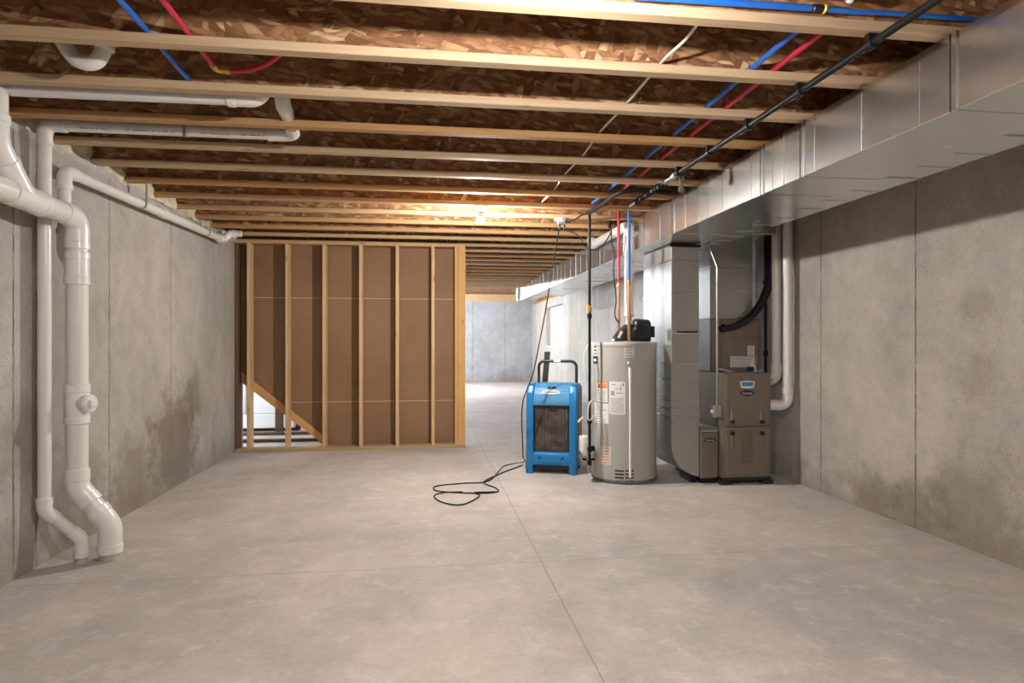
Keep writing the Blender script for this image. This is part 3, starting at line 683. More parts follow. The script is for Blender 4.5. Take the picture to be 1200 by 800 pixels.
b = MB(); b.box(RX0 - .012, RX1 + .012, RY0 - .014, RY0 + .004, BZ0 - .028, BZ0 - .008, .002); part('flange', b, M['slot'], t, 'dark collar at the top')
b = MB(); b.box(RX1 - .06, RX1 - .005, RY0 + .04, RY0 + .30, 0, .075); part('base', b, M['slot'], t, 'black support block standing in for the shadow under the boot')  # added block props the boot, black in place of the shadow there
# supply plenum above the furnace
PX0, PX1, PY0, PY1 = 2.64, 3.066, 5.65, 6.2
t = thing('supply_plenum', 'galvanized box plenum between furnace coil cabinet and the ceiling ducts', 'duct', (2.85, 5.9, 1.487))
b = MB(); b.box(PX0, PX1, PY0, PY1, 1.49, 2.23, .003); body = part('duct_section', b, M['galv_dull'], t)
z = onY(850, 313, PY0).z
b = MB(); b.box(PX0 - .004, PX1 + .004, PY0 - .005, PY1, z - .007, z + .007, .0015); b.box(PX0 - .004, PX1 + .004, PY0 - .003, PY1, 1.49, 1.50, .001); part('seam', b, M['galv'], body)
b = MB(); b.box(PX0 + .002, PX1 - .002, PY0 - .0015, PY0 + .001, z - .23, z - .227); part('crease', b, M['galv'], body)
b = MB(); b.box(2.64, 3.10, 5.30, 6.25, 2.226, ZJ - .002, .003); part('takeoff', b, M['galv'], t)

# ------------------------------------------------------------------ furnace
FX0, FX1, FY0, FY1, FZ0, FZ1 = 2.598, 3.048, 5.30, 6.05, .062, .988
t = thing('furnace', 'taupe gas furnace with two doors on black feet against the concrete wall', 'furnace', (2.82, 5.65, 0))
b = MB(); b.box(FX0, FX1, FY0, FY1, FZ0, FZ1, .004); part('cabinet', b, M['furnace'], t)
zs = onY(870, 499.5, FY0).z
def door(z0, z1, up):
    b = MB(); b.box(FX0 + .010, FX1 - .010, FY0 - .016, FY0 + .002, z0, z1, .005, 2)
    b.box(FX0 + .028, FX1 - .028, FY0 - .0185, FY0 - .014, z0 + .018, z1 - .018, .002)
    d = part('door', b, M['furnace'], t)
    for px in (858, 893):
        q = onY(px, 494 if up else 507.5, FY0 - .02); tip = onY(px, 470 if up else 533, FY0 - .02).z
        b = MB(); w = .026
        t2 = bmesh.new()
        vs = [t2.verts.new(c) for c in ((q.x - w, FY0 - .018, q.z), (q.x + w, FY0 - .018, q.z), (q.x, FY0 - .018, tip), (q.x - .002, FY0 - .034, q.z))]
        for f in ((0, 1, 3), (1, 2, 3), (2, 0, 3), (0, 2, 1)): t2.faces.new([vs[i] for i in f])
        b.add(t2); part('embossed_rib', b, M['furnace'], d)
        b = MB(); b.tube([(q.x, FY0 - .017, q.z), (q.x, FY0 - .024, q.z), (q.x, FY0 - .04, q.z)], [.022, .022, .018], 20); part('knob', b, M['plastic_b'], d, 'black round door knob')
    return d
du = door(zs + .006, FZ1 - .012, True); dl = door(FZ0 + .012, zs - .006, False)
def on_front(px, py): return onY(px, py, FY0 - .019)
p0, p1 = on_front(867, 446), on_front(884.5, 455)
cx, w, h, zc = (p0.x + p1.x) / 2, (p1.x - p0.x) / 2, (p0.z - p1.z) / 2, (p0.z + p1.z) / 2
b = MB(); b.prism([(cx - w, zc + h * .8), (cx, zc + h), (cx + w, zc + h * .8), (cx + w * .85, zc - h * .8), (cx, zc - h), (cx - w * .85, zc - h * .8)], 'y', FY0 - .0225, FY0 - .018); bd = part('badge', b, M['paper'], du, 'pale blue and white badge')
b = MB(); b.prism([(cx - w * .82, zc + h * .6), (cx + w * .82, zc + h * .6), (cx + w * .72, zc - h * .4), (cx - w * .72, zc - h * .4)], 'y', FY0 - .0235, FY0 - .022); part('badge_face', b, M['sky'], bd, 'blue badge face')
def logo(cx, y, zc, rx, rz, parent):
    b = MB(); b.disc((cx, y, zc), rx, rz, .003); o = part('logo_plate', b, M['navy'], parent, 'dark oval logo plate')
    tb = text_mb('Carrier', 1); w = max(v.co.x for v in tb.bm.verts) - min(v.co.x for v in tb.bm.verts); q = 1.45 * rx / w; tb.xf(Matrix.Diagonal((q, min(q * 1.05, rz * 1.35), 1, 1))); tb.xf(Matrix.Translation((cx, y - .0035, zc - rz * .05)) @ UPRIGHT); part('lettering', tb, M['paper'], parent, 'white lettering on the oval', smooth=10)
p0, p1 = on_front(867.5, 456.8), on_front(883.5, 464)
logo((p0.x + p1.x) / 2, FY0 - .018, (p0.z + p1.z) / 2, (p1.x - p0.x) / 2, (p0.z - p1.z) / 2, du)
def lines_front(b, x0, x1, z0, z1, y, n, fill=.8):
    for k in range(n):
        z = z1 - (k + .5) * (z1 - z0) / n; hh = (z1 - z0) / n * .22
        e = x1 - (x1 - x0) * random.random() * (1 - fill)
        b.box(x0, e, y - .0006, y, z - hh, z + hh)
p0, p1 = on_front(869, 505), on_front(882, 542)
b = MB(); b.box(p0.x, p1.x, FY0 - .0195, FY0 - .018, p1.z, p0.z); lb = part('rating_label', b, M['label_brown'], dl, 'brown printed label')
b = MB(); lines_front(b, p0.x + .008, p1.x - .008, p1.z + .01, p0.z - .01, FY0 - .0195, 12); part('print', b, M['furnace'], lb)
p0, p1 = on_front(871, 485), on_front(880.5, 495)
b = MB(); lines_front(b, p0.x, p1.x, p1.z, p0.z, FY0 - .0185, 5); part('print', b, M['label_brown'], du, 'small dark print')
b = MB(); b.box(FX0 - .008, FX1 + .008, FY0 + .01, FY1, .034, FZ0 + .001); part('base_rail', b, M['plastic_b'], t, 'black base rail')
for x in (FX0 + .03, FX1 - .03):
    for y in (FY0 + .03, FY1 - .06):
        b = MB(); b.box(x - .05, x + .05, y - .04, y + .05, 0, .036, .006); part('foot', b, M['plastic_b'], t, 'black plastic foot')
# filter cabinet
t = thing('filter_cabinet', 'narrow taupe filter cabinet between the rounded duct boot and furnace', 'filter cabinet', (2.5, 5.7, .045))
b = MB(); b.box(2.424, 2.588, 5.38, 6.02, .046, .50, .004); fb = part('body', b, M['furnace'], t)
b = MB(); b.box(2.430, 2.586, 5.372, 5.382, .056, .455, .003); fd = part('door', b, M['furnace'], t)
b = MB(); b.box(2.424, 2.588, 5.366, 5.40, .462, .478, .002); b.prism([(2.424, .50), (2.50, .50), (2.424, .55)], 'y', 5.44, 6.0); part('lip', b, M['galv'], t, 'bright metal lip')
logo(onY(832, 515, 5.37).x, 5.372, onY(832, 515.5, 5.37).z, .056, .019, fd)
b = MB(); b.box(2.44, 2.58, 5.40, 6.0, 0, .047); part('base', b, M['slot'], t, 'dark base')
# coil cabinet on the furnace
t = thing('coil_cabinet', 'brown evaporator coil cabinet with white stickers standing on top of the furnace', 'coil cabinet', (2.88, 5.9, FZ1))
b = MB(); b.box(2.64, 3.135, 5.65, 6.2, FZ1 + .001, 1.487, .004); cb = part('cabinet', b, M['coil'], t)
zc = onY(860, 395, 5.65).z
b = MB(); b.box(2.66, 3.125, 5.643, 5.652, 1.02, zc - .004, .002); b.box(2.66, 3.125, 5.645, 5.652, zc + .004, 1.475, .002); part('front_panel', b, M['coil'], t)
def sticker(x0, y0, x1, y1, m, nm, n, lab, ink='ink', Y=5.643):
    a, c = onY(x0, y0, Y), onY(x1, y1, Y)
    b = MB(); b.box(a.x, c.x, Y - .0015, Y, c.z, a.z); o = part(nm, b, M[m], t, lab)
    if n:
        b = MB(); lines_front(b, a.x + .006, c.x - .006, c.z + .004, a.z - .004, Y - .0015, n); part('print', b, M[ink], o)
    return o
sticker(856, 417.5, 884, 430, 'paper', 'label', 5, 'wide white printed sticker')
sticker(876, 405, 884, 416.5, 'paper', 'label', 6, 'small white printed sticker')
sticker(884.2, 417, 887, 426, 'ink_r', 'label', 0, 'red strip sticker')
for px in (842, 878.5):
    q = onY(px, 432, 5.643); b = MB(); b.box(q.x - .03, q.x + .03, 5.632, 5.645, q.z - .02, q.z + .02, .003); part('drain_port', b, M['plastic_b'], t, 'black drain port')
q = onY(845, 432.5, 5.6)
b = MB(); b.collar((q.x, 5.615, q.z), (0, 1, 0), .016, .04); b.tube(spline([(q.x, 5.60, q.z), (q.x + .06, 5.60, q.z - .015), (q.x + .18, 5.61, q.z - .035), (q.x + .34, 5.62, q.z - .03), (q.x + .35, 5.625, q.z + .04)]), .009, 10); part('drain_tube', b, M['pvc'], t, 'white condensate tube')
# refrigerant lines, vertical gas pipe, intake and exhaust
pts = [(onY(903, 262, 5.56)), onY(905, 300, 5.56), onY(903, 328, 5.56), onY(895, 352, 5.56), onY(882, 370, 5.57), onY(865, 381, 5.58), onY(845, 386, 5.60)]
t = thing('refrigerant_line', 'black foam-wrapped refrigerant line curving from the ceiling to the coil cabinet', 'refrigerant line', pts[3])
b = MB(); b.tube(spline(pts), .028, 14); part('foam_sleeve', b, M['foam_black'], t)
b = MB(); b.tube(spline([p + Vector((-.035, .01, .01)) for p in pts]), .011, 10); part('small_line', b, M['rubber'], t)
b = MB(); b.tube([pts[-1] + Vector((.02, 0, .0)), pts[-1] + Vector((.02, -.005, .05))], .018, 12); part('valve_cap', b, M['rubber'], t)
gp = onX(897, 400, 3.17)
t = thing('gas_riser', 'thin black gas riser with couplings against the wall behind the furnace', 'gas pipe', (gp.x, gp.y, .99))
b = MB(); b.tube([(gp.x, gp.y, 2.43), (gp.x, gp.y, .80)], .0135, 14); part('pipe', b, M['iron'], t)
for py in (414, 330):
    b = MB(); b.collar((gp.x, gp.y, onX(897, py, gp.x).z), (0, 0, 1), .022, .05); part('coupling', b, M['iron'], t)
b = MB(); b.tube([(gp.x, gp.y, .81), (gp.x - .14, gp.y, .81)], .0135, 14); part('pipe', b, M['iron'], t)
def flue(px, zb, label):
    Y = onX(px, 400, 3.2).y
    t = thing('flue_pipe', label, 'flue pipe', (3.2, Y, zb), 0, 'white furnace flue pipes')
    b = MB(); b.tube([(3.2, Y, 2.43), (3.2, Y, zb + .10)], .042, 22); part('pipe', b, M['pvc'], t)
    b = MB(); b.tube(fillet([(3.2, Y, zb + .16), (3.2, Y, zb), (3.06, Y + .04, zb)], .09), .047, 22); b.collar((3.2, Y, zb + .13), (0, 0, 1), .051, .05); part('elbow', b, M['pvc_f'], t)
    b = MB(); b.tube([(3.11, Y + .024, zb), (3.049, Y + .046, zb)], .042, 22); part('pipe', b, M['pvc'], t)
flue(910, .905, 'shorter white flue pipe entering the side of the furnace, next to the gas riser')
flue(923, .70, 'longer white flue pipe bending low into the furnace side, nearest the open wall')
# service switch with its conduit
sx = 2.560
t = thing('service_switch', 'grey switch box with thin metal conduit on the furnace side', 'switch', (sx, 5.33, .56))
a = onY(836, 475, 5.31); c = onY(845.5, 489, 5.31)
b = MB(); b.box(a.x, c.x, 5.30, 5.35, c.z, a.z, .004); part('box', b, M['steel'], t)
b = MB(); b.box(a.x - .016, a.x + .002, 5.315, 5.335, (a.z + c.z) / 2 - .012, (a.z + c.z) / 2 + .014, .002); part('lever', b, M['paper'], t, 'white switch lever')
cx = onY(840.3, 420, 5.325).x
b = MB(); b.tube(fillet([(cx, 5.325, a.z - .005), (cx, 5.325, onY(840, 312, 5.325).z), onY(830, 286, 5.40), onY(826, 276, 5.45)], .05), .009, 12); part('conduit', b, M['steel'], t)

# ------------------------------------------------------------------ water heater
HX, HY, HR, HH = 1.822, 5.711, .298, 1.262
t = thing('water_heater', 'tall grey cylindrical gas water heater with white labels beside the blue dehumidifier', 'water heater', (HX, HY, 0))
T = Matrix.Translation((HX, HY, 0))
b = MB(); b.lathe([(HR - .012, 0), (HR - .008, .02), (HR + .004, .022), (HR + .004, .036)], 64, T); part('base_ring', b, M['heater_dark'], t, 'dark base ring')
b = MB(); b.lathe([(HR, .034), (HR, HH - .03)], 64, T); jk = part('jacket', b, M['heater'], t)
b = MB(); b.lathe([(HR + .004, HH - .035), (HR + .005, HH - .008), (HR, HH), (HR - .02, HH + .003), (.05, HH + .012)], 64, T); part('top_cover', b, M['heater'], t)
def drum(px, py, r=HR):
    v = ray(px, py); a = v.x ** 2 + v.y ** 2; bb = -2 * (v.x * HX + v.y * HY); cc = HX ** 2 + HY ** 2 - r * r
    D = bb * bb - 4 * a * cc
    k = (-bb - math.sqrt(max(D, 0))) / (2 * a); p = CAM + v * k
    return math.atan2(p.x - HX, HY - p.y), p.z
def hlabel(x0, y0, x1, y1, m, lab=None, n=0, ink='ink', name='label', inset=.12):
    a0, _ = drum(x0, (y0 + y1) / 2); a1, _ = drum(x1, (y0 + y1) / 2); xm = (x0 + x1) / 2; z1 = drum(xm, y0)[1]; z0 = drum(xm, y1)[1]
    b = MB(); b.patch(HX, HY, HR, a0, a1, z0, z1); o = part(name, b, M[m], jk, lab)
    if n:
        b = MB(); da = (a1 - a0) * inset
        for k in range(n):
            z = z1 - (k + .6) * (z1 - z0) / (n + .2); hh = (z1 - z0) / n * .18
            b.patch(HX, HY, HR + .0012, a0 + da, a1 - da - (a1 - a0) * .3 * random.random(), z - hh, z + hh, .0006, 6)
        part('print', b, M[ink], o)
    return o
hlabel(695.6, 404, 700.4, 416.5, 'paper', 'small white sticker', 3, 'ink_d')
hlabel(695.4, 417.5, 700.2, 426, 'navy', 'navy square sticker', 1, 'paper')
hlabel(731, 405, 743.5, 418.6, 'cream', 'cream square label', 4, 'ink')
wl = hlabel(698.5, 446, 712.8, 472, 'paper', 'warning label with orange header')
def sub(o, x0, y0, x1, y1, m, nm='print', r=.0012):
    a0, _ = drum(x0, (y0 + y1) / 2); a1, _ = drum(x1, (y0 + y1) / 2); xm = (x0 + x1) / 2
    b = MB(); b.patch(HX, HY, HR + r, a0, a1, drum(xm, y1)[1], drum(xm, y0)[1], .0006, 6); part(nm, b, M[m], o)
sub(wl, 698.7, 446.3, 712.6, 447.2, 'ink_d'); sub(wl, 698.7, 471, 712.6, 471.8, 'ink_d'); sub(wl, 698.6, 447, 699.1, 471, 'ink_d'); sub(wl, 712.3, 447, 712.8, 471, 'ink_d')
sub(wl, 699.6, 447.6, 711.9, 455, 'orange', 'header'); sub(wl, 701.5, 450, 703, 454, 'ink_d', 'pictogram', .0019); sub(wl, 706, 451.5, 710, 454, 'ink_r', 'pictogram', .0019); sub(wl, 708.6, 448.8, 710, 452, 'ink_r', 'pictogram', .0019)
for k in range(6): sub(wl, 700.3, 457.3 + 2.2 * k, 711.2 - random.random() * 3, 458.2 + 2.2 * k, 'ink')
hlabel(697, 472.6, 713.2, 495.5, 'paper', 'white text label under the warning label', 8, 'ink')
il = hlabel(714, 447, 733, 485.5, 'paper', 'large white instruction label')
for k in range(9): sub(il, 715.5, 466.5 + 2 * k, 731.5 - random.random() * 3, 467.3 + 2 * k, 'ink')
for a in ((716, 458, 720, 463), (721, 455, 727, 456), (727, 451, 728, 458), (716, 450, 722, 451), (722, 460, 730, 461), (729, 449, 731.5, 452)): sub(il, *a, 'ink', 'diagram')
hlabel(704, 523, 716, 544, 'cream', 'small pink-lettered label near the base', 6, 'ink_r')
for r_ in range(4):
    for x0, x1 in ((720.6, 731), (733, 742.6)):
        y = 550.8 + r_ * 4; hlabel(x0, y, x1, y + 1.7, 'slot', 'dark air slot', name='air_slot')
# relief valve and discharge pipe
va, vz = drum(737.5, 426.5); nd = Vector((math.sin(va), -math.cos(va), 0)); vp = Vector((HX, HY, vz)) + nd * HR
b = MB(); b.tube([vp - nd * .005, vp + nd * .006], .042, 22); b.tube([vp, vp + nd * .05], .014, 14); b.collar(vp + nd * .045, nd, .026, .035); b.tube([vp + nd * .045, vp + nd * .045 - Vector((0, 0, .05))], .014, 14); rv = part('relief_valve', b, M['steel'], t, 'steel relief valve')
b = MB(); q = vp + nd * .045; b.tube([q - Vector((0, 0, .04)), (q.x, q.y, .075)], .0115, 14); b.collar(q - Vector((0, 0, .07)), (0, 0, 1), .015, .09); part('discharge_pipe', b, M['porcelain'], t, 'thin white discharge pipe')
# drain cock, gas control, tubes
da, dz = drum(698, 537); nd = Vector((math.sin(da), -math.cos(da), 0)); dp = Vector((HX, HY, dz)) + nd * HR
b = MB(); b.collar(dp + nd * .012, nd, .026, .03); b.collar(dp + nd * .045, nd, .016, .05); part('drain_valve', b, M['brass'], t, 'brass drain valve')
a, c = onY(680.5, 511, 5.6), onY(690.5, 530, 5.6)
b = MB(); b.box(a.x, c.x, 5.56, 5.68, c.z, a.z, .012, 3); gc = part('gas_control', b, M['porcelain'], t, 'white gas control box')
b = MB(); b.box(a.x + .025, c.x - .015, 5.555, 5.562, c.z + .03, a.z - .05, .002); part('control_face', b, M['cream'], gc)
b = MB(); b.tube([(c.x - .02, 5.63, c.z + .03), (HX - HR + .02, 5.68, c.z + .03)], .016, 12); b.collar((c.x + .04, 5.64, c.z + .03), (1, .3, 0), .024, .03); b.tube([onY(682, 538, 5.6), onY(697, 538, 5.6)], .011, 10); part('gas_fitting', b, M['iron'], t, 'black gas fitting')
b = MB(); b.tube(spline([onY(682, 528, 5.58), onY(680, 535, 5.58), onY(684, 541, 5.57), onY(689, 540, 5.57), onY(690, 533, 5.57)]), .006, 8); b.tube(spline([onY(689, 530, 5.58), onY(688.5, 545, 5.58), onY(689.5, 552, 5.58), onY(695, 552.5, 5.58)]), .007, 8); part('flexible_tube', b, M['steel'], t, 'grey flexible tubes')
b = MB(); b.tube(spline([onY(694, 399.5, 5.62), onY(689, 404, 5.60), onY(685, 417, 5.58), onY(686, 434, 5.58), onY(689, 449, 5.60)]), .006, 8)
b.tube(spline([onY(699, 471, 5.60), onY(693, 469.5, 5.52), onY(690, 475, 5.50), onY(689, 486, 5.50), onY(690, 492, 5.50), onY(694, 490, 5.52), onY(696, 484, 5.56)]), .006, 8)
b.tube(spline([onY(677.5, 494.5, 5.55), onY(681, 490.5, 5.56), onY(683, 489, 5.58)]), .009, 8); part('condensate_tube', b, M['cable'], t, 'looped white condensate tube')
b = MB(); b.tube(spline([onY(696, 490, 5.56), onY(695.3, 500, 5.55), onY(697, 503.5, 5.54), onY(698.5, 500, 5.55), onY(698, 488, 5.56)]), .0035, 8); part('wire', b, M['steel'], t, 'thin grey wire loop')
# power vent blower
x = lambda px: onY(px, 390, 5.74).x
zb = HH + .006
b = MB()
b.prism([(x(718), zb), (x(760), zb), (x(760), zb + .05), (x(749), zb + .115), (x(741), zb + .155), (x(735), zb + .165), (x(726), zb + .105), (x(720), zb + .04)], 'y', 5.66, 5.82, .012)
bl = part('blower', b, M['plastic_b'], t, 'black vent blower')
b = MB(); cx = x(747); b.tube([(cx, 5.60, zb + .09), (cx, 5.61, zb + .09), (cx, 5.69, zb + .09), (cx, 5.70, zb + .09)], [.07, .08, .08, .07], 28); b.tube([(cx, 5.58, zb + .09), (cx, 5.60, zb + .09)], .035, 20); part('fan_housing', b, M['plastic_b'], bl)
b = MB(); b.tube([(x(741), 5.70, zb + .155), (x(742), 5.70, zb + .155), (x(757), 5.70, zb + .145), (x(759), 5.70, zb + .143)], [.05, .06, .062, .05], 24); part('motor', b, M['plastic_b'], bl)
b = MB(); b.box(x(759), x(764), 5.66, 5.75, zb + .04, zb + .145, .006); part('connector_box', b, M['plastic_b'], bl)
b = MB(); b.box(x(722.5), x(725.5), 5.652, 5.662, zb + .03, zb + .10, .002, mat=Matrix.Translation((x(724), 0, zb + .07)) @ Matrix.Rotation(R(28), 4, 'Y') @ Matrix.Translation((-x(724), 0, -zb - .07))); part('sticker', b, M['paper'], bl, 'pale sticker')
# exhaust pipe of the heater
EX, EY = 1.9, 5.80
t = thing('exhaust_pipe', 'thick white exhaust pipe rising from the water heater and running along the duct', 'flue pipe', (EX, EY, 1.4))
b = MB(); b.tube([(EX, EY, zb + .14), (EX, EY, 1.60)], .028, 20); b.collar((EX, EY, 1.53), (0, 0, 1), .048, .045); part('adapter', b, M['pvc_f'], t)
b = MB(); b.tube([(EX, EY, 1.55), (EX, EY, 2.31)], .044, 22); part('pipe', b, M['pvc'], t)
b = MB(); b.tube(fillet([(EX, EY, 2.26), (EX, EY, 2.365), (EX - .01, EY + .12, 2.365)], .07), .049, 22); b.collar((EX, EY, 2.275), (0, 0, 1), .053, .04); b.collar((EX - .008, EY + .10, 2.365), (0, 1, 0), .053, .03); part('elbow', b, M['pvc_f'], t)
b = MB(); b.tube([(EX - .01, EY + .1, 2.365), (EX - .02, 7.0, 2.375)], .044, 22); part('pipe', b, M['pvc'], t)
b = MB(); b.tube(fillet([(EX - .02, 6.95, 2.375), (EX - .02, 7.1, 2.375), (EX - .02, 7.1, 2.6)], .07), .049, 22); part('elbow', b, M['pvc_f'], t)
# risers
def riser(px, Y, top, mid, bot, m, label):
    X = onY(px, 300, Y).x
    t = thing('riser_tube', label, 'water pipe', (X, Y, bot), 0, 'water risers on the heater')
    b = MB(); b.tube([(X, Y, top), (X, Y, mid)], .0135, 14); part('tube', b, m, t)
    b = MB(); b.tube([(X, Y, mid + .01), (X, Y, bot)], .0145, 14); b.collar((X, Y, mid), (0, 0, 1), .018, .05); b.collar((X, Y, mid - .32 if mid - .32 > bot else bot + .02), (0, 0, 1), .018, .035); part('copper_pipe', b, M['copper'], t, 'copper lower length')
riser(725, 5.80, 2.50, 1.80, HH, M['red_pex'], 'red tube with copper lower end dropping to the water heater')
riser(737, 5.56, 2.50, 1.80, HH, M['blue_pex'], 'blue tube with copper lower end dropping to the water heater')
t = thing('valve_stub', 'tiny red stub with metal tip hanging above the red riser', 'water pipe', onY(714, 240, 5.5))
b = MB(); b.tube(spline([onY(715.5, 233, 5.5), onY(713, 238, 5.5), onY(714.5, 244, 5.5)]), .010, 10); part('stub', b, M['red_pex'], t); b = MB(); b.tube([onY(714.5, 244, 5.5), onY(714.7, 252, 5.5)], .010, 10); part('tip', b, M['steel'], t, 'metal tip')
# blower cord
Y = 5.74
pts = [onY(726, 378, 5.70), onY(722, 374, 5.68), onY(720.5, 365, 5.70), onY(722, 350, Y), onY(719, 320, Y), onY(720, 300, Y), onY(717, 284, Y), onY(716.5, 272, Y), onY(714.5, 263, Y)]
b = MB(); b.tube(spline(pts), .005, 8); b.collar(pts[-1], (0, .2, 1), .016, .06)
b.tube(spline([pts[-2], onY(706, 288, Y), onY(696, 293, 5.78), onY(686, 289, 5.82), onY(678, 276, 5.86), (jp.x + .035, JY(8), ZJ - .10)]), .005, 8)
solo('blower_cord', b, M['rubber'], 'thin black cord looping from the ceiling box to the heater blower', 'cord')

# ------------------------------------------------------------------ dehumidifier
DHX, DHY, DHR = 1.255, 6.165, R(-20)
t = thing('dehumidifier', 'blue portable dehumidifier with black handle and dusty front filter on the floor', 'dehumidifier', (DHX, DHY, 0), DHR)
def prof(z0, front=-.215):
    return [(front, z0), (front + .006, .72), (front + .03, .815), (front + .05, .835), (-.10, .85), (.19, .85), (.20, .84), (.205, .05), (front + .03, .05)]
for s in (-1, 1):
    xa, xb = sorted((s * .172, s * .245))
    b = MB(); b.prism([(-.225, .0), (-.205, .70), (-.195, .775), (-.15, .845), (-.06, .853), (.15, .853), (.15, .05), (-.10, .05), (-.11, 0)], 'x', xa, xb, .012, 3); part('side_column', b, M['blue'], t)
b = MB(); b.box(-.178, .178, -.165, .19, .06, .80, .01); part('core', b, M['plastic_b'], t, 'dark inner body')
b = MB(); b.prism([(-.208, .655), (-.203, .70), (-.185, .765), (-.14, .82), (-.08, .848), (.0, .858), (.16, .858), (.16, .70), (-.12, .655)], 'x', -.176, .176, .006, 2); hd = part('hood', b, M['blue_l'], t, 'scuffed pale blue hood')
b = MB(); b.prism([(-.222, .085), (-.218, .19), (-.17, .215), (-.12, .215), (-.12, .085)], 'x', -.178, .178, .006, 2); ap = part('apron', b, M['blue'], t)
b = MB(); b.prism([(-.10, .13), (.10, .13), (.08, .10), (-.08, .10)], 'y', -.228, -.215, .003); part('grip_recess', b, M['blue'], ap)
for x in (-.11, .11):
    b = MB(); b.tube([(x, -.215, .155), (x, -.223, .155)], .012, 16); part('screw', b, M['plastic_b'], ap, 'black screw')
b = MB(); b.box(-.185, .185, .10, .205, .08, .83, .01); part('back_shell', b, M['heater_dark'], t, 'dark grey back shell')
b = MB(); b.box(.244, .252, -.10, .20, .06, .80, .004); b.box(.18, .25, .14, .205, .06, .83, .01); part('side_panel', b, M['heater_dark'], t, 'dark grey side panel')
b = MB(); b.box(-.25, -.18, .14, .205, .06, .83, .01); part('side_panel', b, M['heater_dark'], t, 'dark grey side panel')
b = MB(); b.box(-.172, .172, -.185, -.16, .205, .66, .004); fr = part('filter_frame', b, M['plastic_b'], t, 'black filter frame')
b = MB(); b.box(-.160, .160, -.190, -.18, .215, .638, .002); part('filter', b, M['filter'], fr, 'dusty dark mesh filter')
b = MB(); b.box(-.04, .035, -.214, -.20, .645, .662, .002); part('latch', b, M['plastic_b'], hd, 'black latch')
for s in (-1, 1):
    for z in (.25, .42, .56):
        b = MB(); b.box(s * .165 - .006, s * .165 + .006, -.205, -.18, z - .02, z + .02, .002); part('clip', b, M['plastic_b'], fr)
b = MB(); b.tube(fillet([(-.185, .165, .70), (-.185, .165, 1.07), (.20, .165, 1.07), (.20, .165, .70)], .06, 8), .0145, 16); hn = part('handle', b, M['plastic_b'], t, 'black tube handle')
b = MB(); b.tube([(-.03, .165, 1.07), (.04, .165, 1.07)], .0158, 16); part('sticker', b, M['paper'], hn, 'white sticker')
for s in (-1, 1):
    b = MB(); b.tube([(s * .19, .15, .09), (s * .235, .15, .09)], .09, 28); part('wheel', b, M['rubber'], t, 'black wheel')
    b = MB(); b.prism([(s * .18, .85), (s * .24, .85), (s * .235, .862), (s * .185, .862)], 'y', -.12, -.02, .004); part('column_cap', b, M['blue_l'], t)
b = MB(); b.box(-.16, .16, -.17, -.10, .03, .09, .004); part('drip_tray', b, M['plastic_b'], t, 'black tray under the apron')
# oval label on the sloping hood
def hood(x, s, lift=0):
    a, c = Vector((0, -.185, .765)), Vector((0, -.14, .82)); p = a.lerp(c, s); n = Vector((0, -.055, .045)).normalized()
    return Vector((x, 0, 0)) + p + n * lift
sl = math.atan2(.055, .045)
HM = Matrix.Translation(hood(-.005, .25, .002)) @ Matrix.Rotation(sl, 4, 'X')
b = MB(); b.prism([(.088 * math.cos(2 * PI * k / 32), .028 * math.sin(2 * PI * k / 32)) for k in range(32)], 'z', -.004, .003, mat=HM); lo = part('logo_label', b, M['paper_d'], hd, 'white oval label')
b = MB()
for k in range(11): b.box(-.062 + k * .0115, -.062 + k * .0115 + .008, -.006, .006 if k % 3 else .009, .003, .0042, mat=HM)
part('print', b, M['ink_d'], lo)
HM2 = Matrix.Translation(hood(-.005, 1.0, .003)) @ Matrix.Rotation(sl - .25, 4, 'X')
b = MB()
for x0 in (-.042, .004):
    b.box(x0, x0 + .036, .010, .014, -.003, .004, mat=HM2); b.box(x0, x0 + .036, -.010, -.006, -.003, .004, mat=HM2); b.box(x0, x0 + .006, -.01, .014, -.003, .004, mat=HM2); b.box(x0 + .030, x0 + .036, -.01, .014, -.003, .004, mat=HM2)
part('print', b, M['navy'], hd, 'dark outlined lettering')
# its cord: from the ceiling box down past the machine and in loops over the floor
zf = .007
air = [(jp.x - .012, JY(8), ZJ - .10), onY(648, 310, 5.9), onY(640, 360, 5.9), onY(632, 402, 5.9), onY(625, 436, 5.9), onY(617, 458, 5.92), onY(613, 470, 5.94), onY(611.5, 490, 6.0), onY(612.5, 521, 6.08)]
flo = [onZ(614, 541, zf), onZ(590.7, 546, zf), onZ(573, 563, zf), onZ(542, 566, zf), onZ(513, 569, zf), onZ(508.5, 573, zf), onZ(520, 576, zf), onZ(559, 577.6, zf), onZ(583, 576, zf), onZ(580, 571, zf), onZ(567, 564.5, zf), onZ(588, 554, zf), onZ(612, 545, zf)]
b = MB(); b.tube(spline(air + [onY(613, 535, 6.3)] + flo[:1] + flo[1:]), .0055, 8)
lp = [onZ(583, 576, zf), onZ(556, 577, .016), onZ(562, 581, zf), onZ(541.8, 591, zf), onZ(519, 588.5, zf), onZ(508.7, 581, zf), onZ(520, 577, .016), onZ(542, 576, zf)]
b.tube(spline(lp), .0055, 8)
solo('extension_cord', b, M['rubber'], 'black power cord hanging beside the dehumidifier and looped on the floor', 'cord')
# plank leaning on the handle
p0, p1 = Vector((1.22, 6.86, 0)), onY(641.5, 412, 6.42)
ax = (p1 - p0); L = ax.length; q = ax.to_track_quat('Z', 'X').to_matrix().to_4x4()
b = MB(); b.box(-.03, .03, -.008, .008, 0.004, L, .002, mat=Matrix.Translation(p0) @ q @ Matrix.Rotation(R(90), 4, 'Z')); solo('plank', b, M['grey_board'], 'narrow dark grey plank leaning behind the dehumidifier handle', 'plank')

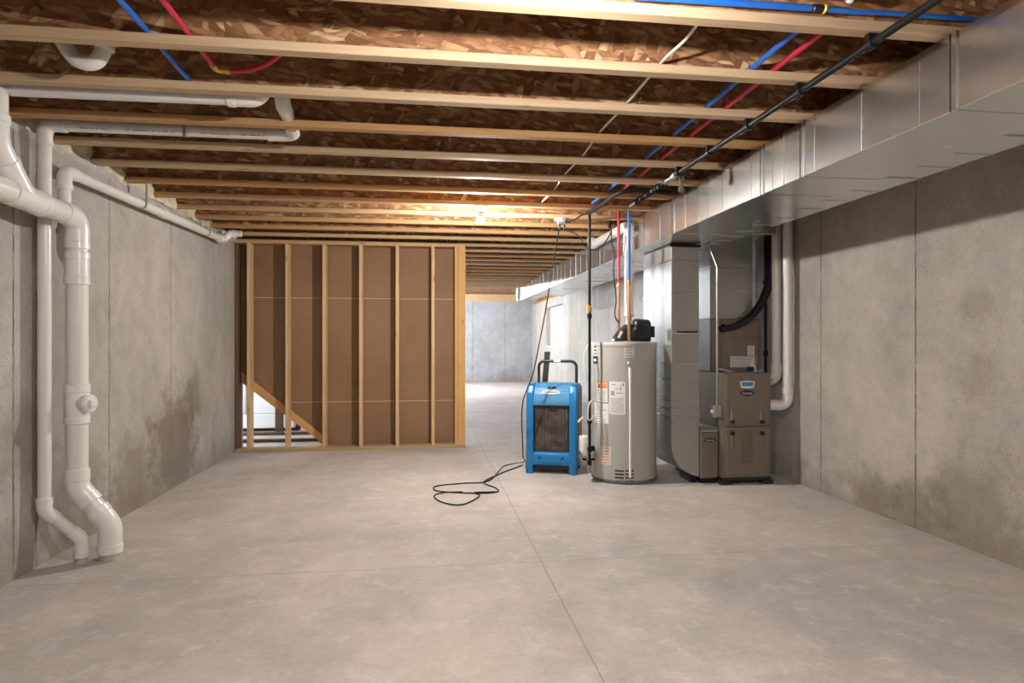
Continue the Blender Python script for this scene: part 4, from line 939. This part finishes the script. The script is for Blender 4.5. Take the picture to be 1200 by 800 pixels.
# ------------------------------------------------------------------ framed partition under the stair
PYF, SD = 7.60, .15
t = thing('stud_partition', 'timber stud partition backed with brown kraft board under the joists', 'partition', (-.85, 7.66, 0))
xL, xR = XL + .004, .462
b = MB(); b.box(xL, xR, PYF - .01, PYF + SD, 0, .038, .002); part('bottom_plate', b, M['plate_x'], t)
b = MB(); b.box(xL, xR, PYF, PYF + SD, ZJ - .040, ZJ - .001, .002); part('top_plate', b, M['mid_x'], t)
for k, xc in enumerate((-2.025, -1.603, -1.185, -.768, -.345, .075)):
    b = MB(); wob = (-.004, .006, -.003, .004, 0, .003)[k]
    b.box(xc - .019, xc + .019, PYF + wob, PYF + SD, .037, ZJ - .039, .002); part('stud', b, M['stud_z'], t)
b = MB(); b.box(xL, xL + .03, PYF, PYF + SD, .037, ZJ - .039, .002); part('stud', b, M['dark_wood'], t)
for x0, x1 in ((.333, .371), (.373, .461)):
    b = MB(); b.box(x0, x1, PYF - .004, PYF + SD + .02, .037, ZJ - .039, .002); part('stud', b, M['post_z'], t)
# raking stair brace and the boards above it
def zline(x): return .876 - (x + 2.175) * (.876 - .088) / (2.175 - 1.211)
YB0 = PYF + SD + .002
b = MB(); b.prism([(xL, zline(xL) + .06), (-1.20, zline(-1.20) + .06), (-1.20, max(.04, zline(-1.20) - .06)), (xL, zline(xL) - .06)], 'y', YB0, YB0 + .036, .002); part('raking_brace', b, M['post_z'], t)
zr = (1.788, .549); yk0, yk1 = YB0 + .037, YB0 + .047
zl = lambda x: zline(x) + .02
def xat(z): return -2.175 + (.876 + .02 - z) / ((.876 - .088) / (2.175 - 1.211))
b = MB(); b.prism([(xL, zr[0] + .002), (.35, zr[0] + .002), (.35, ZJ - .03), (xL, ZJ - .03)], 'y', yk0, yk1); part('sheathing_board', b, M['kraft'], t)
b = MB(); b.prism([(xL, zl(xL)), (xat(zr[1]), zr[1] + .002), (.35, zr[1] + .002), (.35, zr[0] - .002), (xL, zr[0] - .002)], 'y', yk0, yk1); part('sheathing_board', b, M['kraft'], t)
b = MB(); b.prism([(xat(zr[1] - .002), zr[1] - .002), (-1.19, .0), (.35, .0), (.35, zr[1] - .002)], 'y', yk0, yk1); part('sheathing_board', b, M['kraft'], t)
for z in zr:
    b = MB(); xs = xL if z > 1 else xat(z) + .01; b.box(xs, .35, yk0 - .0015, yk0 + .001, z - .004, z + .004); part('seam_tape', b, M['cream'], t, 'pale seam between boards') if False else part('seam_strip', b, M['stud_z'], t, 'pale seam between boards')
# behind the opening: low framing and white faced insulation
t = thing('stair_frame', 'low dark timber framing seen through the gap under the raking brace', 'framing', (-1.5, 8.7, 0))
for y in (8.30, 8.92):
    b = MB(); b.box(-3.5, -.2, y, y + .09, 0, .038, .002); part('plate', b, M['dark_wood'], t)
x = onY(325.5, 490, 8.96).x; b = MB(); b.box(x - .05, x + .05, 9.02, 9.09, 0, 1.3, .002); part('stud', b, M['dark_wood'], t)
t = thing('insulation_blanket', 'white faced insulation seen through the gap under the raking brace', 'insulation', (-2.6, 9.3, .03))
b = MB(); b.box(-3.52, -1.85, 9.30, 9.40, .25, 1.9, .01); b.box(-3.52, -1.85, 9.293, 9.40, .05, .246, .01); part('facing', b, M['blanket'], t)
x = onY(287, 480, 9.29).x
b = MB(); b.box(x - .05, x + .02, 9.27, 9.305, .27, 1.9, .012, 2); part('fold', b, M['blanket'], t)
b = MB(); b.box(-3.57, -1.8, 9.40, 9.48, 0, 2.4, .002); part('backing', b, M['dark_wood'], t, 'dark backing behind the facing')

# ------------------------------------------------------------------ light
def area(name, loc, rot, sx, sy, power, col):
    l = bpy.data.lights.new(name, 'AREA'); l.shape = 'RECTANGLE'; l.size = sx; l.size_y = sy; l.energy = power; l.color = col
    o = bpy.data.objects.new(name, l); COL.objects.link(o); o.location = loc; o.rotation_euler = rot; return o
area('added_door_fill', (XW - .35, (D0 + D1) / 2, 1.1), (0, R(-90), 0), 2.0, 3.2, 170, (.80, .89, 1))  # fill light outside the added, unseen patio door
area('daylight_window', (XR + .45, (V0 + V1) / 2, 1.75), (0, R(90), 0), 1.1, 2.1, 1.5, (.72, .86, 1))
area('added_stair_fill', (XW - .35, (W0 + W1) / 2, 1.2), (0, R(-90), 0), 1.3, .85, 45, (.9, .95, 1))  # fill light outside the added, unseen small window
BULB = {'bulb_near': 1500, 'bulb_far': 2100, 'added_bulb_back': 900, 'added_bulb_cool': 10500}
for k, v in BULB.items(): M[k].node_tree.nodes['Principled BSDF'].inputs['Emission Strength'].default_value = v
w = bpy.data.worlds.new('World'); SC.world = w; w.use_nodes = True
bg = w.node_tree.nodes['Background']; sky = w.node_tree.nodes.new('ShaderNodeTexSky'); sky.sky_type = 'NISHITA'
sky.sun_disc = False; sky.sun_elevation = R(40); sky.sun_rotation = R(200)
w.node_tree.links.new(sky.outputs[0], bg.inputs['Color']); bg.inputs['Strength'].default_value = .35

# ------------------------------------------------------------------ camera
cam = bpy.data.cameras.new('camera'); co = bpy.data.objects.new('camera', cam); COL.objects.link(co)
cam.sensor_width = 36; cam.lens = F / 1200 * 36; cam.clip_start = .05; cam.clip_end = 200
co.location = CAM; co.rotation_euler = (R(90), 0, -TH)
SC.camera = co
SC.view_settings.view_transform = 'Standard'; SC.view_settings.look = 'None'; SC.view_settings.gamma = 1
SC.view_settings.use_curve_mapping = False; SC.view_settings.exposure = 1.4
SC.cycles.use_denoising = True
SC.cycles.max_bounces = 8; SC.cycles.diffuse_bounces = 5
